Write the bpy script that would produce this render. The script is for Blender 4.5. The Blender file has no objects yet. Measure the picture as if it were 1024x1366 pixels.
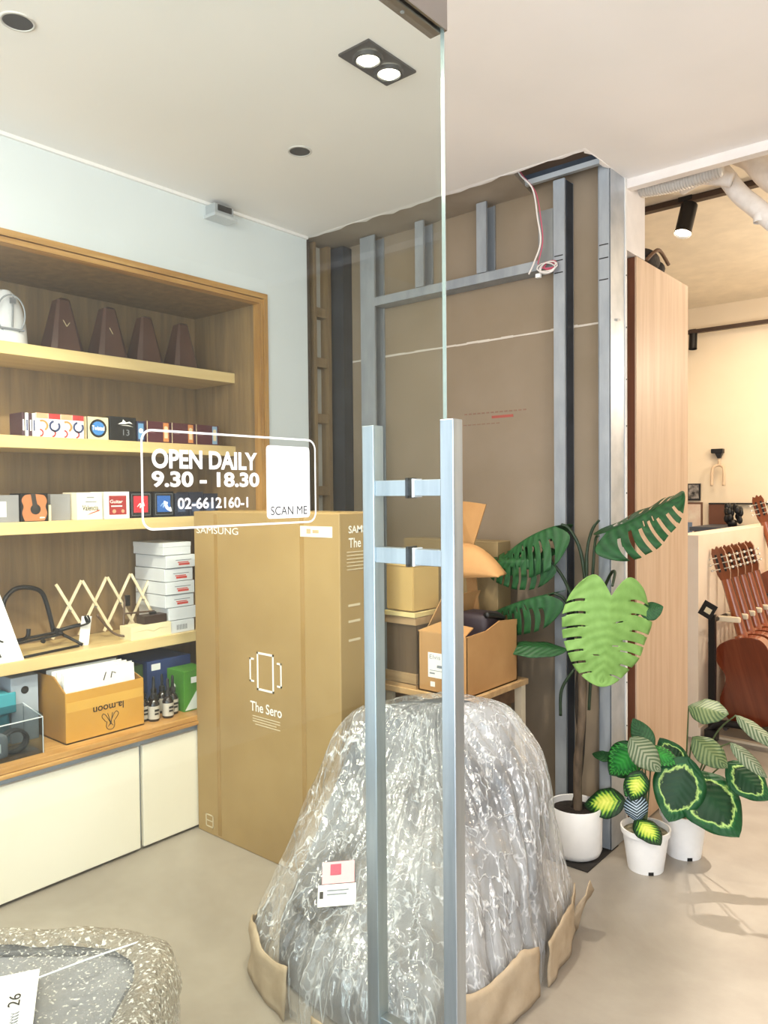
import bpy, bmesh, math, random
from mathutils import Vector, Matrix, noise
PI = math.pi
S = bpy.context.scene
COL = S.collection
random.seed(7)

# ------------------------------------------------------------------ camera, world, light, exposure
def look(yaw, pit, rol):
    fw = Vector((-math.sin(yaw)*math.cos(pit), math.cos(yaw)*math.cos(pit), -math.sin(pit)))
    r = Vector((math.cos(yaw), math.sin(yaw), 0)); u = r.cross(fw)
    r2 = r*math.cos(rol)+u*math.sin(rol); u2 = -r*math.sin(rol)+u*math.cos(rol)
    return Matrix((( r2.x, u2.x, -fw.x), (r2.y, u2.y, -fw.y), (r2.z, u2.z, -fw.z))).to_4x4()
cd = bpy.data.cameras.new('camera'); cam = bpy.data.objects.new('camera', cd); COL.objects.link(cam)
cam.matrix_world = Matrix.Translation((0, 0, 1.37)) @ look(math.radians(40.2231), math.radians(1.4452), math.radians(-0.5317))
cd.sensor_fit = 'HORIZONTAL'; cd.sensor_width = 36; cd.lens = 1019.1/1024*36; cd.clip_start = 0.02
S.camera = cam
S.view_settings.view_transform = 'Standard'; S.view_settings.look = 'None'
S.view_settings.exposure = 0.36; S.view_settings.gamma = 1; S.view_settings.use_curve_mapping = False
w = bpy.data.worlds.new('world'); S.world = w; w.use_nodes = True
bg = w.node_tree.nodes['Background']; bg.inputs[0].default_value = (.86, .93, 1, 1); bg.inputs[1].default_value = 1.25
def area(name, loc, target, size, energy, color, sy=None, spread=None):
    l = bpy.data.lights.new(name, 'AREA'); l.energy = energy; l.color = color; l.size = size
    if sy: l.shape = 'RECTANGLE'; l.size_y = sy
    if spread: l.spread = spread
    o = bpy.data.objects.new(name, l); COL.objects.link(o); o.location = loc
    o.rotation_euler = (Vector(target)-Vector(loc)).to_track_quat('-Z', 'Y').to_euler(); return o
def spot(name, loc, target, energy, color, ang=70, blend=.5, r=.03):
    l = bpy.data.lights.new(name, 'SPOT'); l.energy = energy; l.color = color; l.spot_size = math.radians(ang); l.spot_blend = blend
    l.shadow_soft_size = r
    o = bpy.data.objects.new(name, l); COL.objects.link(o); o.location = loc
    o.rotation_euler = (Vector(target)-Vector(loc)).to_track_quat('-Z', 'Y').to_euler(); return o
area('daylight_front', (.2, -1.6, 1.25), (-.6, 2.5, 1.75), 3.2, 84, (.92, .96, 1), 2.3)
def bulb(name, loc, energy, color, r):
    l = bpy.data.lights.new(name, 'POINT'); l.energy = energy; l.color = color; l.shadow_soft_size = r
    o = bpy.data.objects.new(name, l); COL.objects.link(o); o.location = loc; return o
area('room_light_back', (-1.3, 5.1, 2.74), (-1.3, 5.1, 0), 1.0, 22, (1, .82, .60), 1.0)
bulb('added_fill_back', (-.10, 4.9, 2.15), 48, (1, .84, .66), .12)  # unseen point lamp, added to brighten the back room's ceiling
bulb('added_fill_right', (1.15, .35, 2.3), 34, (1, .90, .84), .10)  # unseen point lamp, added to warm and brighten the ceiling at right
area('room_light_shop', (-1.45, .35, 2.53), (-1.9, 1.1, .4), .7, 28, (1, .91, .72))
spot('downlight_a', (-1.40, 1.60, 2.54), (-1.65, 1.65, 0), 44, (1, .92, .76), 95)
spot('downlight_b', (-1.40, 1.70, 2.54), (-1.95, 1.5, .1), 44, (1, .92, .76), 95)
spot('downlight_c', (-1.75, .95, 2.54), (-2.6, 1.35, .55), 120, (1, .91, .72), 80)
spot('track_spot_beam', (-1.30, 3.86, 2.62), (-.75, 2.75, .2), 300, (1, .90, .78), 60, .6, .025)

# ------------------------------------------------------------------ materials
def lin(h):
    h = h.lstrip('#'); v = [int(h[i:i+2], 16)/255 for i in (0, 2, 4)]
    return tuple(c/12.92 if c <= .04045 else ((c+.055)/1.055)**2.4 for c in v)+(1,)
MATS = {}
class NT:
    def __init__(s, name):
        s.m = bpy.data.materials.new(name); s.m.use_nodes = True; s.t = s.m.node_tree; s.n = s.t.nodes
        s.p = s.n['Principled BSDF']; s.out = s.n['Material Output']
    def add(s, ty, **k):
        n = s.n.new(ty)
        for a, b in k.items():
            if a.startswith('i_'):
                key = a[2:]; key = int(key) if key.isdigit() else key
                n.inputs[key].default_value = b
            else: setattr(n, a, b)
        return n
    def link(s, a, b): s.t.links.new(a, b)
    def coord(s, kind='Object', scale=(1, 1, 1), rot=(0, 0, 0)):
        c = s.add('ShaderNodeTexCoord'); m = s.add('ShaderNodeMapping')
        m.inputs['Scale'].default_value = scale; m.inputs['Rotation'].default_value = rot
        s.link(c.outputs[kind], m.inputs['Vector']); return m.outputs[0]
    def noise(s, vec, scale=5, detail=4, rough=.55, dist=0):
        n = s.add('ShaderNodeTexNoise'); n.inputs['Scale'].default_value = scale; n.inputs['Detail'].default_value = detail
        n.inputs['Roughness'].default_value = rough; n.inputs['Distortion'].default_value = dist
        s.link(vec, n.inputs['Vector']); return n.outputs['Fac']
    def ramp(s, fac, stops):
        r = s.add('ShaderNodeValToRGB'); e = r.color_ramp.elements
        while len(e) < len(stops): e.new(.5)
        for i, (p, c) in enumerate(stops): e[i].position = p; e[i].color = c if len(c) == 4 else tuple(c)+(1,)
        s.link(fac, r.inputs[0]); return r.outputs[0]
    def bump(s, fac, strength=.2, dist=.01):
        b = s.add('ShaderNodeBump'); b.inputs['Strength'].default_value = strength; b.inputs['Distance'].default_value = dist
        s.link(fac, b.inputs['Height']); s.link(b.outputs[0], s.p.inputs['Normal']); return b
def mat(name, c, rough=.5, metal=0, c2=None, scale=8, stretch=(1, 1, 1), bump=0, bscale=None, spec=None, coat=0, lo=.35, hi=.65, rot=(0, 0, 0), bdist=.01):
    if name in MATS: return MATS[name]
    n = NT(name); p = n.p
    p.inputs['Base Color'].default_value = lin(c); p.inputs['Roughness'].default_value = rough; p.inputs['Metallic'].default_value = metal
    if spec is not None: p.inputs['Specular IOR Level'].default_value = spec
    if coat: p.inputs['Coat Weight'].default_value = coat; p.inputs['Coat Roughness'].default_value = .08
    v = n.coord(scale=stretch, rot=rot)
    if c2 is None:       # faint mottling so that nothing is a dead flat colour
        l = lin(c); c2l = tuple(x*.9 for x in l[:3])+(1,)
    else: c2l = lin(c2)
    f = n.noise(v, scale, 5)
    n.link(n.ramp(f, [(lo, lin(c)), (hi, c2l)]), p.inputs['Base Color'])
    if bump: n.bump(n.noise(v, bscale or scale*2, 5), bump, bdist)
    MATS[name] = n.m; return n.m
def emit(name, c, st):
    if name in MATS: return MATS[name]
    n = NT(name); e = n.add('ShaderNodeEmission'); e.inputs[0].default_value = lin(c); e.inputs[1].default_value = st
    n.link(e.outputs[0], n.out.inputs[0]); MATS[name] = n.m; return n.m
def wood(name, a, b, c, grain='Z', rough=.5, coat=0, sc=1):
    """long grain along one axis, three tones"""
    if name in MATS: return MATS[name]
    n = NT(name); big = {'X': (1.5, 22, 22), 'Y': (22, 1.5, 22), 'Z': (22, 22, 1.5)}[grain]
    v = n.coord(scale=tuple(k*sc for k in big))
    f = n.noise(v, 2.0, 6, .6, .4)
    n.link(n.ramp(f, [(.3, lin(a)), (.5, lin(b)), (.72, lin(c))]), n.p.inputs['Base Color'])
    n.p.inputs['Roughness'].default_value = rough
    if coat: n.p.inputs['Coat Weight'].default_value = coat; n.p.inputs['Coat Roughness'].default_value = .1
    n.bump(f, .06, .004); MATS[name] = n.m; return n.m
def glass_mat(name, tint=(.93, .965, .95), f0=.04):
    n = NT(name)
    tr = n.add('ShaderNodeBsdfTransparent'); tr.inputs[0].default_value = tint+(1,)
    gl = n.add('ShaderNodeBsdfGlossy'); gl.inputs['Roughness'].default_value = .01
    lw = n.add('ShaderNodeLayerWeight')
    pw = n.add('ShaderNodeMath', operation='POWER'); n.link(lw.outputs['Facing'], pw.inputs[0]); pw.inputs[1].default_value = 5
    ma = n.add('ShaderNodeMath', operation='MULTIPLY_ADD'); n.link(pw.outputs[0], ma.inputs[0]); ma.inputs[1].default_value = 1-f0; ma.inputs[2].default_value = f0
    mx = n.add('ShaderNodeMixShader'); n.link(ma.outputs[0], mx.inputs[0]); n.link(tr.outputs[0], mx.inputs[1]); n.link(gl.outputs[0], mx.inputs[2])
    n.link(mx.outputs[0], n.out.inputs[0]); MATS[name] = n.m; return n.m
def film_mat(name, scale, stretch, lo, hi, a0, a1, tint='#f4f5f6', bump=.6, nscale=None):
    n = NT(name); v = n.coord(scale=stretch)
    f = n.noise(v, scale, 6, .62, 1.2)
    rd = n.add('ShaderNodeMath', operation='SUBTRACT'); n.link(f, rd.inputs[0]); rd.inputs[1].default_value = .5
    ab = n.add('ShaderNodeMath', operation='ABSOLUTE'); n.link(rd.outputs[0], ab.inputs[0])      # ridges: creases of the film
    fac = n.ramp(ab.outputs[0], [(lo, (a1, a1, a1)), (hi, (a0, a0, a0))])
    n.p.inputs['Base Color'].default_value = lin(tint); n.p.inputs['Roughness'].default_value = .13
    n.p.inputs['Specular IOR Level'].default_value = .9
    n.bump(n.noise(v, nscale or scale*1.3, 6, .65, .8), bump, .03)
    tr = n.add('ShaderNodeBsdfTransparent'); mx = n.add('ShaderNodeMixShader')
    n.link(fac, mx.inputs[0]); n.link(tr.outputs[0], mx.inputs[1]); n.link(n.p.outputs[0], mx.inputs[2])
    n.link(mx.outputs[0], n.out.inputs[0]); MATS[name] = n.m; return n.m

M_wall = mat('white_paint_wall', '#dfe4e6', .75, c2='#d9dee0', scale=2)
M_ceil = mat('white_paint_ceiling', '#f5f0ed', .8, c2='#f0ece9', scale=1.5)
M_warmwall = mat('cream_paint_wall', '#f3e2c6', .75, c2='#eedcbf', scale=2)
M_half = mat('cream_half_wall', '#efdfcb', .7, c2='#e8d6c0', scale=3)
M_board = mat('gypsum_back_board', '#92826f', .85, c2='#85755f', scale=2.2, lo=.3, hi=.7, bump=.05)
M_steel = mat('galvanised_steel', '#a3a8ad', .5, .3, c2='#8f959b', scale=14, stretch=(1, 1, .3))
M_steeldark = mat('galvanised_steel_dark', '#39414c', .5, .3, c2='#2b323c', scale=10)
M_brush = mat('brushed_stainless', '#bcc5cd', .3, .9, c2='#a9b3bd', scale=6, stretch=(8, 8, .6), bump=.03)
M_black = mat('black_matt', '#141414', .45)
M_blackpaint = mat('black_painted_metal', '#1c1a1a', .4, .3)
M_oak = wood('oak_veneer', '#9b7f58', '#8a7150', '#796247', 'Z', .5, 0, .6)
M_oaktrim = wood('oak_trim', '#cda263', '#b98a4c', '#9b6d36', 'Y', .45, .15, .8)
M_oaktrimz = wood('oak_trim_upright', '#c79c5f', '#b3864b', '#96693a', 'Z', .45, .15, .8)
M_shelf = wood('pale_shelf_laminate', '#e0c690', '#d8bd86', '#cdb07a', 'Y', .35, .15, .5)
M_panel = wood('light_oak_panel', '#d6bba1', '#ccb095', '#bf9f82', 'Z', .45, .03, .5); M_panel.node_tree.nodes['Principled BSDF'].inputs['Specular IOR Level'].default_value = .3
M_panelside = wood('red_brown_panel_edge', '#7a4a30', '#6a3e27', '#57301d', 'Z', .5, 0, .7)
M_cab = mat('cream_cabinet_lacquer', '#f1ecdc', .4, c2='#ece6d4', scale=2)
M_cabshade = mat('cabinet_shade_grey', '#a9b1ba', .5)
M_card = mat('brown_carton', '#a28759', .6, c2='#987d50', scale=4, bump=.04)
M_card2 = mat('tan_carton', '#b58a58', .75, c2='#a97d4c', scale=5, bump=.04)
M_cardin = mat('carton_inside', '#8d6a44', .8)
M_kraft = mat('kraft_paper', '#b3a188', .75, c2='#9f8c72', scale=9, bump=.4, bscale=14)
M_white = mat('white_card', '#f0f0ee', .5)
M_whiteprint = mat('white_print', '#f6f3ec', .5)
M_blackprint = mat('black_print', '#201c18', .6)
M_greyprint = mat('grey_print', '#7d8288', .6)
M_redprint = mat('red_print', '#d2473c', .6)
M_label = mat('paper_label', '#f1efe9', .6)
M_pot = mat('white_ceramic', '#eeece9', .35)
M_plastpot = mat('white_plastic_pot', '#f0efee', .4)
M_soil = mat('dark_soil', '#2b2119', .95, c2='#1a130d', scale=60, bump=.8)
M_moss = mat('dry_moss', '#8f8872', .95, c2='#5d5a43', scale=50, bump=.9)
M_vinyl = mat('white_vinyl', '#ffffff', .6)
GLASS = glass_mat('clear_door_glass')
M_edge = mat('glass_edge', '#a5b0af', .1, spec=.9)

# ------------------------------------------------------------------ mesh builder
class MB:
    def __init__(s): s.b = bmesh.new(); s.uv = None
    def box(s, a, b, rot=None, bev=0, seg=2):
        lo = Vector([min(x, y) for x, y in zip(a, b)]); hi = Vector([max(x, y) for x, y in zip(a, b)])
        r = bmesh.ops.create_cube(s.b, size=1); vs = r['verts']; c = (lo+hi)/2; d = hi-lo
        M = Matrix.Translation(c) @ (rot.to_4x4() if rot else Matrix()) @ Matrix.Diagonal((d.x, d.y, d.z, 1))
        bmesh.ops.transform(s.b, matrix=M, verts=vs)
        if bev:
            es = list({e for v in vs for e in v.link_edges})
            bmesh.ops.bevel(s.b, geom=es, offset=bev, segments=seg, affect='EDGES', profile=.5)
        return s
    def obox(s, c, size, M, bev=0):
        r = bmesh.ops.create_cube(s.b, size=1); vs = r['verts']
        bmesh.ops.transform(s.b, matrix=Matrix.Translation(c) @ M.to_4x4() @ Matrix.Diagonal((*size, 1)), verts=vs)
        if bev:
            bmesh.ops.bevel(s.b, geom=list({e for v in vs for e in v.link_edges}), offset=bev, segments=2, affect='EDGES')
        return s
    def cyl(s, p, q, r1, r2=None, n=24, cap=True):
        p = Vector(p); q = Vector(q); d = q-p
        r = bmesh.ops.create_cone(s.b, cap_ends=cap, segments=n, radius1=r1, radius2=r1 if r2 is None else r2, depth=d.length)
        M = Matrix.Translation((p+q)/2) @ d.to_track_quat('Z', 'Y').to_matrix().to_4x4()
        bmesh.ops.transform(s.b, matrix=M, verts=r['verts']); return s
    def sphere(s, c, r, sc=(1, 1, 1), n=16):
        k = bmesh.ops.create_uvsphere(s.b, u_segments=n, v_segments=n//2+2, radius=r)
        bmesh.ops.transform(s.b, matrix=Matrix.Translation(c) @ Matrix.Diagonal((*sc, 1)), verts=k['verts']); return s
    def lathe(s, prof, c=(0, 0, 0), n=32):
        rings = []
        for r, z in prof:
            if r < 1e-5: rings.append([s.b.verts.new((c[0], c[1], c[2]+z))])
            else: rings.append([s.b.verts.new((c[0]+r*math.cos(2*PI*i/n), c[1]+r*math.sin(2*PI*i/n), c[2]+z)) for i in range(n)])
        for a, b in zip(rings, rings[1:]):
            for i in range(n):
                j = (i+1) % n
                f = [a[i % len(a)], a[j % len(a)], b[j % len(b)], b[i % len(b)]]
                u = []
                for v in f:
                    if v not in u: u.append(v)
                if len(u) > 2: s.b.faces.new(u)
        return s
    def poly(s, pts): s.b.faces.new([s.b.verts.new(p) for p in pts]); return s
    def prism(s, pts, d):
        d = Vector(d); a = [s.b.verts.new(Vector(p)) for p in pts]; b = [s.b.verts.new(Vector(p)+d) for p in pts]
        s.b.faces.new(a); s.b.faces.new(b[::-1])
        for i in range(len(a)):
            j = (i+1) % len(a); s.b.faces.new((a[j], a[i], b[i], b[j]))
        return s
    def tube(s, pts, r, n=8, cap=True):
        pts = [Vector(p) for p in pts]; rs = r if isinstance(r, (list, tuple)) else [r]*len(pts)
        rings = []; up = None
        for i, p in enumerate(pts):
            t = (pts[min(i+1, len(pts)-1)]-pts[max(i-1, 0)])
            if t.length < 1e-9: t = Vector((0, 0, 1))
            t.normalize()
            if up is None: up = t.orthogonal().normalized()
            up = (up-t*up.dot(t))
            if up.length < 1e-6: up = t.orthogonal()
            up.normalize(); w_ = t.cross(up)
            rings.append([s.b.verts.new(p+(up*math.cos(2*PI*k/n)+w_*math.sin(2*PI*k/n))*rs[i]) for k in range(n)])
        for a, b in zip(rings, rings[1:]):
            for k in range(n): s.b.faces.new((a[k], a[(k+1) % n], b[(k+1) % n], b[k]))
        if cap: s.b.faces.new(rings[0][::-1]); s.b.faces.new(rings[-1])
        return s
    def loft(s, rings, close=True, cap0=False, cap1=False):
        R = [[s.b.verts.new(p) for p in r] for r in rings]
        for a, b in zip(R, R[1:]):
            for i in range(len(a) if close else len(a)-1):
                j = (i+1) % len(a); s.b.faces.new((a[i], a[j], b[j], b[i]))
        if cap0: s.b.faces.new(R[0][::-1])
        if cap1: s.b.faces.new(R[-1])
        return s
ORG = {}
def obj(name, mb, m, parent=None, loc=None, smooth=None, kind=None, label=None, solid=0, sub=0, fixn=True):
    o_ = Vector(ORG[parent.name]) if parent else Vector(loc or (0, 0, 0))
    b = mb.b
    if fixn: bmesh.ops.recalc_face_normals(b, faces=b.faces[:])
    bmesh.ops.translate(b, vec=-o_, verts=b.verts[:])
    me = bpy.data.meshes.new(name); b.to_mesh(me); b.free()
    o = bpy.data.objects.new(name, me); COL.objects.link(o)
    for k in (m if isinstance(m, (list, tuple)) else [m]): me.materials.append(k)
    ORG[o.name] = o_
    if parent: o.parent = parent
    else: o.location = o_
    if smooth:
        for p in me.polygons: p.use_smooth = True
        if smooth is not True: me.set_sharp_from_angle(angle=math.radians(smooth))
    if kind: o['kind'] = kind
    if label: o['label'] = label
    if solid:
        md = o.modifiers.new('solidify', 'SOLIDIFY'); md.thickness = solid; md.offset = 0
    if sub:
        md = o.modifiers.new('subdivision', 'SUBSURF'); md.levels = sub; md.render_levels = sub
    return o
def struct(name, mb, m, **k): return obj(name, mb, m, kind='structure', **k)
def tag(o, label, cat, group=None):
    o['label'] = label; o['category'] = cat
    if group: o['group'] = group
    return o
def thing(name, label, cat, loc, group=None):
    o = bpy.data.objects.new(name, None); COL.objects.link(o); o.location = loc; o.empty_display_size = .05
    ORG[o.name] = Vector(loc); return tag(o, label, cat, group)
def copy_tree(o, parent=None):
    c = o.copy(); COL.objects.link(c); ORG[c.name] = ORG[o.name]
    if parent: c.parent = parent
    for ch in list(o.children): copy_tree(ch, c)
    return c
def text_mesh(body, bold=0):
    cu = bpy.data.curves.new('text', 'FONT'); cu.body = body; cu.offset = bold; cu.extrude = 0; cu.resolution_u = 4
    t = bpy.data.objects.new('text', cu); COL.objects.link(t)
    dg = bpy.context.evaluated_depsgraph_get(); me = bpy.data.meshes.new_from_object(t.evaluated_get(dg))
    bpy.data.objects.remove(t); bpy.data.curves.remove(cu); return me
FX = {'X+': ((0, 1, 0), (0, 0, 1)), 'Y-': ((1, 0, 0), (0, 0, 1))}
def add_text(mb, body, p, w_, h, xd, yd, bold=0):
    """flat letters filling w_ x h, lower left corner at p"""
    me = text_mesh(body, bold)
    xs = [v.co.x for v in me.vertices]; ys = [v.co.y for v in me.vertices]
    x0, x1, y0, y1 = min(xs), max(xs), min(ys), max(ys)
    p, xd, yd = Vector(p), Vector(xd), Vector(yd)
    vs = [mb.b.verts.new(p+xd*((v.co.x-x0)/(x1-x0)*w_)+yd*((v.co.y-y0)/(y1-y0)*h)) for v in me.vertices]
    for f in me.polygons:
        try: mb.b.faces.new([vs[i] for i in f.vertices])
        except ValueError: pass
    bpy.data.meshes.remove(me)
def text(name, body, p, w_, h, xd, yd, m, parent, bold=0):
    mb = MB(); add_text(mb, body, p, w_, h, xd, yd, bold)
    return obj(name, mb, m, parent, fixn=False)
def rrect(w_, h, r, n=6):
    pts = []
    for cx, cy, a in ((w_-r, r, -90), (w_-r, h-r, 0), (r, h-r, 90), (r, r, 180)):
        for i in range(n+1):
            t = math.radians(a+90*i/n); pts.append((cx+r*math.cos(t), cy+r*math.sin(t)))
    return pts
def crom(P, n, closed=False):
    P = [Vector(p) for p in P]; out = []; L = len(P)
    for i in range(L if closed else L-1):
        g = (lambda k: P[k % L]) if closed else (lambda k: P[max(0, min(L-1, k))])
        a, b, c, d = g(i-1), g(i), g(i+1), g(i+2)
        for j in range(n):
            t = j/n
            out.append(.5*((2*b)+(c-a)*t+(2*a-5*b+4*c-d)*t*t+(3*b-a-3*c+d)*t**3))
    if not closed: out.append(P[-1])
    return out

# ------------------------------------------------------------------ structure
LX, YW, H = -2.60, 2.53, 2.57       # left wall, front of the stripped wall, ceiling
def floor_mat():
    n = NT('polished_concrete'); v = n.coord()
    f = n.noise(v, 1.6, 7, .6, .5); g = n.noise(v, 14, 4, .6)
    a = n.ramp(f, [(.3, lin('#a59d92')), (.5, lin('#989085')), (.7, lin('#898076'))])
    mx = n.add('ShaderNodeMixRGB', blend_type='MULTIPLY'); mx.inputs[0].default_value = .25
    n.link(a, mx.inputs[1]); n.link(n.ramp(g, [(.35, (1, 1, 1)), (.7, (.78, .77, .75))]), mx.inputs[2])
    n.link(mx.outputs[0], n.p.inputs['Base Color']); n.p.inputs['Roughness'].default_value = .33
    n.bump(g, .03, .003); return n.m
struct('floor', MB().box((-4.2, -1.6, -.1), (1.7, 6.5, 0)), floor_mat())
struct('floor_recess', MB().box((LX, YW, 0), (-1.2, 2.80, .004)), mat('raw_dark_floor', '#25211e', .9))
# ceiling with the torn opening above the stripped wall
ce = MB()
ce.box((-4.2, -1.6, H), (1.7, YW, H+.06))
ce.box((-1.2, YW, H), (1.7, 2.89, H+.06))
random.seed(3)                                  # torn plaster lip along the edge
xs = [LX+i*(1.4/28) for i in range(29)]
lip = [(x, YW, H) for x in xs]; back = [(x, YW+.004+.03*random.random()*(1 if x < -1.55 else .6), H-.002) for x in xs]
ce.prism(lip+back[::-1], (0, 0, .02))
ys = [YW+i*.03 for i in range(13)]
ce.prism([(-1.2, y, H) for y in ys]+[(-1.2-.02*random.random(), y, H-.002) for y in ys[::-1]], (0, 0, .02))
struct('ceiling', ce, M_ceil)
struct('trim_ceiling', MB().box((-1.2, 2.885, H-.035), (1.7, 2.925, 2.83)).box((-1.2, 2.925, H-.022), (1.7, 2.95, H-.008)), mat('white_edge_bead', '#e6dfda', .5))
struct('ceiling_recess', MB().box((-2.75, YW+.01, H+.012), (-1.60, 2.83, H+.03)).prism([(-1.60, YW+.01, H+.012), (-1.52, YW+.06, H+.012), (-1.57, 2.83, H+.012), (-1.60, 2.83, H+.012)], (0, 0, .018)), mat('bare_gypsum_ceiling', '#a89b8b', .85, c2='#988b7a', scale=3))
struct('ceiling_void', MB().box((-1.75, YW-.1, H+.3), (-1.15, 2.95, H+.32)).box((-1.75, 2.86, H+.06), (-1.15, 2.9, H+.3)).box((-1.17, YW-.1, H+.06), (-1.13, 2.9, H+.3)).box((-1.75, YW-.1, H+.03), (-1.72, 2.9, H+.3)), mat('dark_void_boards', '#6b5645', .9))
struct('ceiling_back', MB().box((-4.2, 2.89, 2.82), (1.7, 6.5, 2.9)), mat('warm_white_ceiling', '#f4e8d2', .8))
# left wall around the shelf niche
wl = MB()
wl.box((-3.2, -1.6, 2.253), (LX, YW, H)); wl.box((-3.2, 2.277, 0), (LX, YW, 2.253)); wl.box((-3.2, -1.6, 0), (LX, .1, 2.253))
struct('wall_left', wl, M_wall)
struct('trim_1', MB().box((LX-.012, .15, H-.012), (LX+.012, YW, H)), M_ceil)
wb = MB().box((LX-.15, 2.80, 0), (-1.206, 2.86, 2.64))
back = struct('wall_back', wb, M_board)
# plaster seam and red printed stamp of the board
tm = MB()
for i in range(24):
    x0 = LX+.02+i*(1.39/24); tm.box((x0, 2.7985, 2.012+.002*random.random()), (x0+1.4/24, 2.801, 2.020+.003*random.random()))
obj('joint_line', tm, mat('joint_compound', '#cfc5b8', .8), back)
st = MB(); st.box((-1.76, 2.7988, 1.683), (-1.655, 2.801, 1.694))
obj('printed_stamp', st, mat('faded_red_ink', '#a9564a', .8), back)
st = MB(); add_text(st, 'GYPSUM BOARD', (-1.90, 2.7985, 1.70), .13, .012, (1, 0, 0), (0, 0, 1)); add_text(st, '12.5 x 1200', (-1.90, 2.7985, 1.655), .14, .01, (1, 0, 0), (0, 0, 1))
st.b.clear()
for i in range(14):
    x = -1.90+i*.0225; st.box((x, 2.7988, 1.706), (x+.014, 2.801, 1.712))
for i in range(9):
    x = -1.93+i*.024; st.box((x, 2.7988, 1.660), (x+.016, 2.801, 1.664))
obj('faded_print', st, mat('faded_brown_ink', '#8b6c5b', .85), back)
struct('wall_side', MB().box((-2.76, YW, 0), (-2.68, 2.80, H)), mat('brown_side_board', '#7d6850', .85))
struct('wall_end', MB().box((-1.30, 2.882, 2.30), (-1.20, 3.068, 2.82)).box((-1.30, 2.882, 0), (-1.26, 2.97, 2.30)), mat('white_end_wall', '#ece6e2', .7))
struct('wall_far', MB().box((-4.2, 6.3, 0), (1.7, 6.4, 2.9)), M_warmwall)
struct('wall_rear_left', MB().box((-4.2, 2.9, 0), (-4.1, 6.3, 2.9)), M_warmwall)
struct('wall_right', MB().box((1.6, -1.6, 0), (1.7, 6.4, 2.9)), M_wall)
struct('wall_half', MB().box((-1.52, 4.30, 0), (-1.385, 6.3, 1.12)), M_half)
struct('baseboard_half', MB().box((-1.385, 4.30, 0), (-1.373, 6.3, .06)), M_half)

# ------------------------------------------------------------------ studs of the stripped wall
def stud(name, label, x0, x1, y0, y1, z0, z1, m=M_steel, op='X+', lips=True, marks=()):
    """C shaped metal stud: front flange, web, back flange"""
    t = thing(name, label, 'metal stud', ((x0+x1)/2, (y0+y1)/2, z0), None)
    mb = MB().box((x0, y0, z0), (x1, y0+.003, z1)).box((x0, y1-.003, z0), (x1, y1, z1))
    wx = x0 if op == 'X+' else x1
    mb.box((wx-.0015, y0, z0), (wx+.0015, y1, z1))
    lx = x1 if op == 'X+' else x0
    mb.box((lx-.0015, y0, z0), (lx+.0015, y0+.010, z1)).box((lx-.0015, y1-.010, z0), (lx+.0015, y1, z1))
    obj('channel', mb, m, t)
    if marks:
        for z in marks: obj('pen_mark', MB().box((x0+.003, y0-.0008, z), (x1-.006, y0, z+.004)), M_blackprint, t)
    return t
G = 'galvanised wall studs'
def g(o): o['group'] = G; return o
s1 = g(stud('metal_stud', 'tall galvanised wall stud right behind the monstera leaves, with pen marks', -1.425, -1.380, 2.722, 2.797, .004, 2.575, M_steel, 'X+', True, (2.215, 2.262, 2.28)))
obj('shade_sheet', MB().box((-1.3795, 2.735, .01), (-1.377, 2.790, 2.57)), M_steeldark, s1)  # dark sheet paints the shade inside the stud's open side
s2 = g(stud('metal_stud', 'galvanised corner stud at the open end of the stripped wall', -1.250, -1.205, 2.742, 2.797, .004, 2.60, M_steel, 'X-', True, (2.16, 2.24, 2.29)))
cw = MB().box((-1.2055, 2.742, .004), (-1.202, 2.80, 2.60)); cw.box((-1.2055, 2.80, .004), (-1.202, 2.868, 2.60))
obj('web', cw, mat('galvanised_bright', '#b9bfc6', .4, .5, c2='#a4acb5', scale=10), s2)
ed = MB(); random.seed(5)
zz = [.004+i*.06 for i in range(44)]
ed.prism([(-1.204, 2.868+.004*random.random(), z) for z in zz]+[(-1.204, 2.884, z) for z in zz[::-1]], (.006, 0, 0))
obj('torn_plaster_edge', ed, mat('white_plaster_edge', '#eceae6', .8), s2)
for z in (.45, .62, .88, 1.1, 1.36, 1.62, 1.8, 2.0, 2.2): obj('screw', MB().cyl((-1.2025, 2.876, z), (-1.1965, 2.876, z), .003, n=8), M_black, s2)
g(stud('metal_stud', 'tall galvanised stud seen through the glass, left of the door handle', -2.435, -2.350, 2.722, 2.797, .004, 2.575))
g(stud('metal_stud', 'short galvanised stud above the rail, just right of the glass edge', -1.780, -1.735, 2.722, 2.797, 2.285, 2.575))
g(stud('metal_stud', 'short galvanised stud above the rail, seen through the glass near its edge', -2.106, -2.062, 2.722, 2.797, 2.285, 2.575))
rl = thing('metal_rail', 'horizontal galvanised rail across the brown boards with short studs on it', 'metal rail', (-1.9, 2.75, 2.245))
obj('channel', MB().box((-2.35, 2.722, 2.243), (-1.425, 2.725, 2.282)).box((-2.35, 2.722, 2.243), (-1.425, 2.797, 2.246)).box((-2.35, 2.722, 2.279), (-1.425, 2.797, 2.282)), M_steel, rl)
obj('tab', MB().box((-1.490, 2.7185, 2.25), (-1.427, 2.7215, 2.47)), mat('galvanised_dull', '#8d8f8e', .5, .4), rl)
tr = thing('ceiling_track', 'dark metal channel lying in the torn ceiling opening', 'metal rail', (-1.4, 2.8, 2.58))
obj('channel', MB().box((-1.575, 2.730, 2.607), (-1.21, 2.733, 2.632)).box((-1.575, 2.733, 2.618), (-1.21, 2.80, 2.622)), M_steeldark, tr)
obj('flange', MB().box((-1.60, 2.715, 2.586), (-1.205, 2.735, 2.606)), mat('galvanised_lit', '#b9bcbd', .45, .4), tr)
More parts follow.
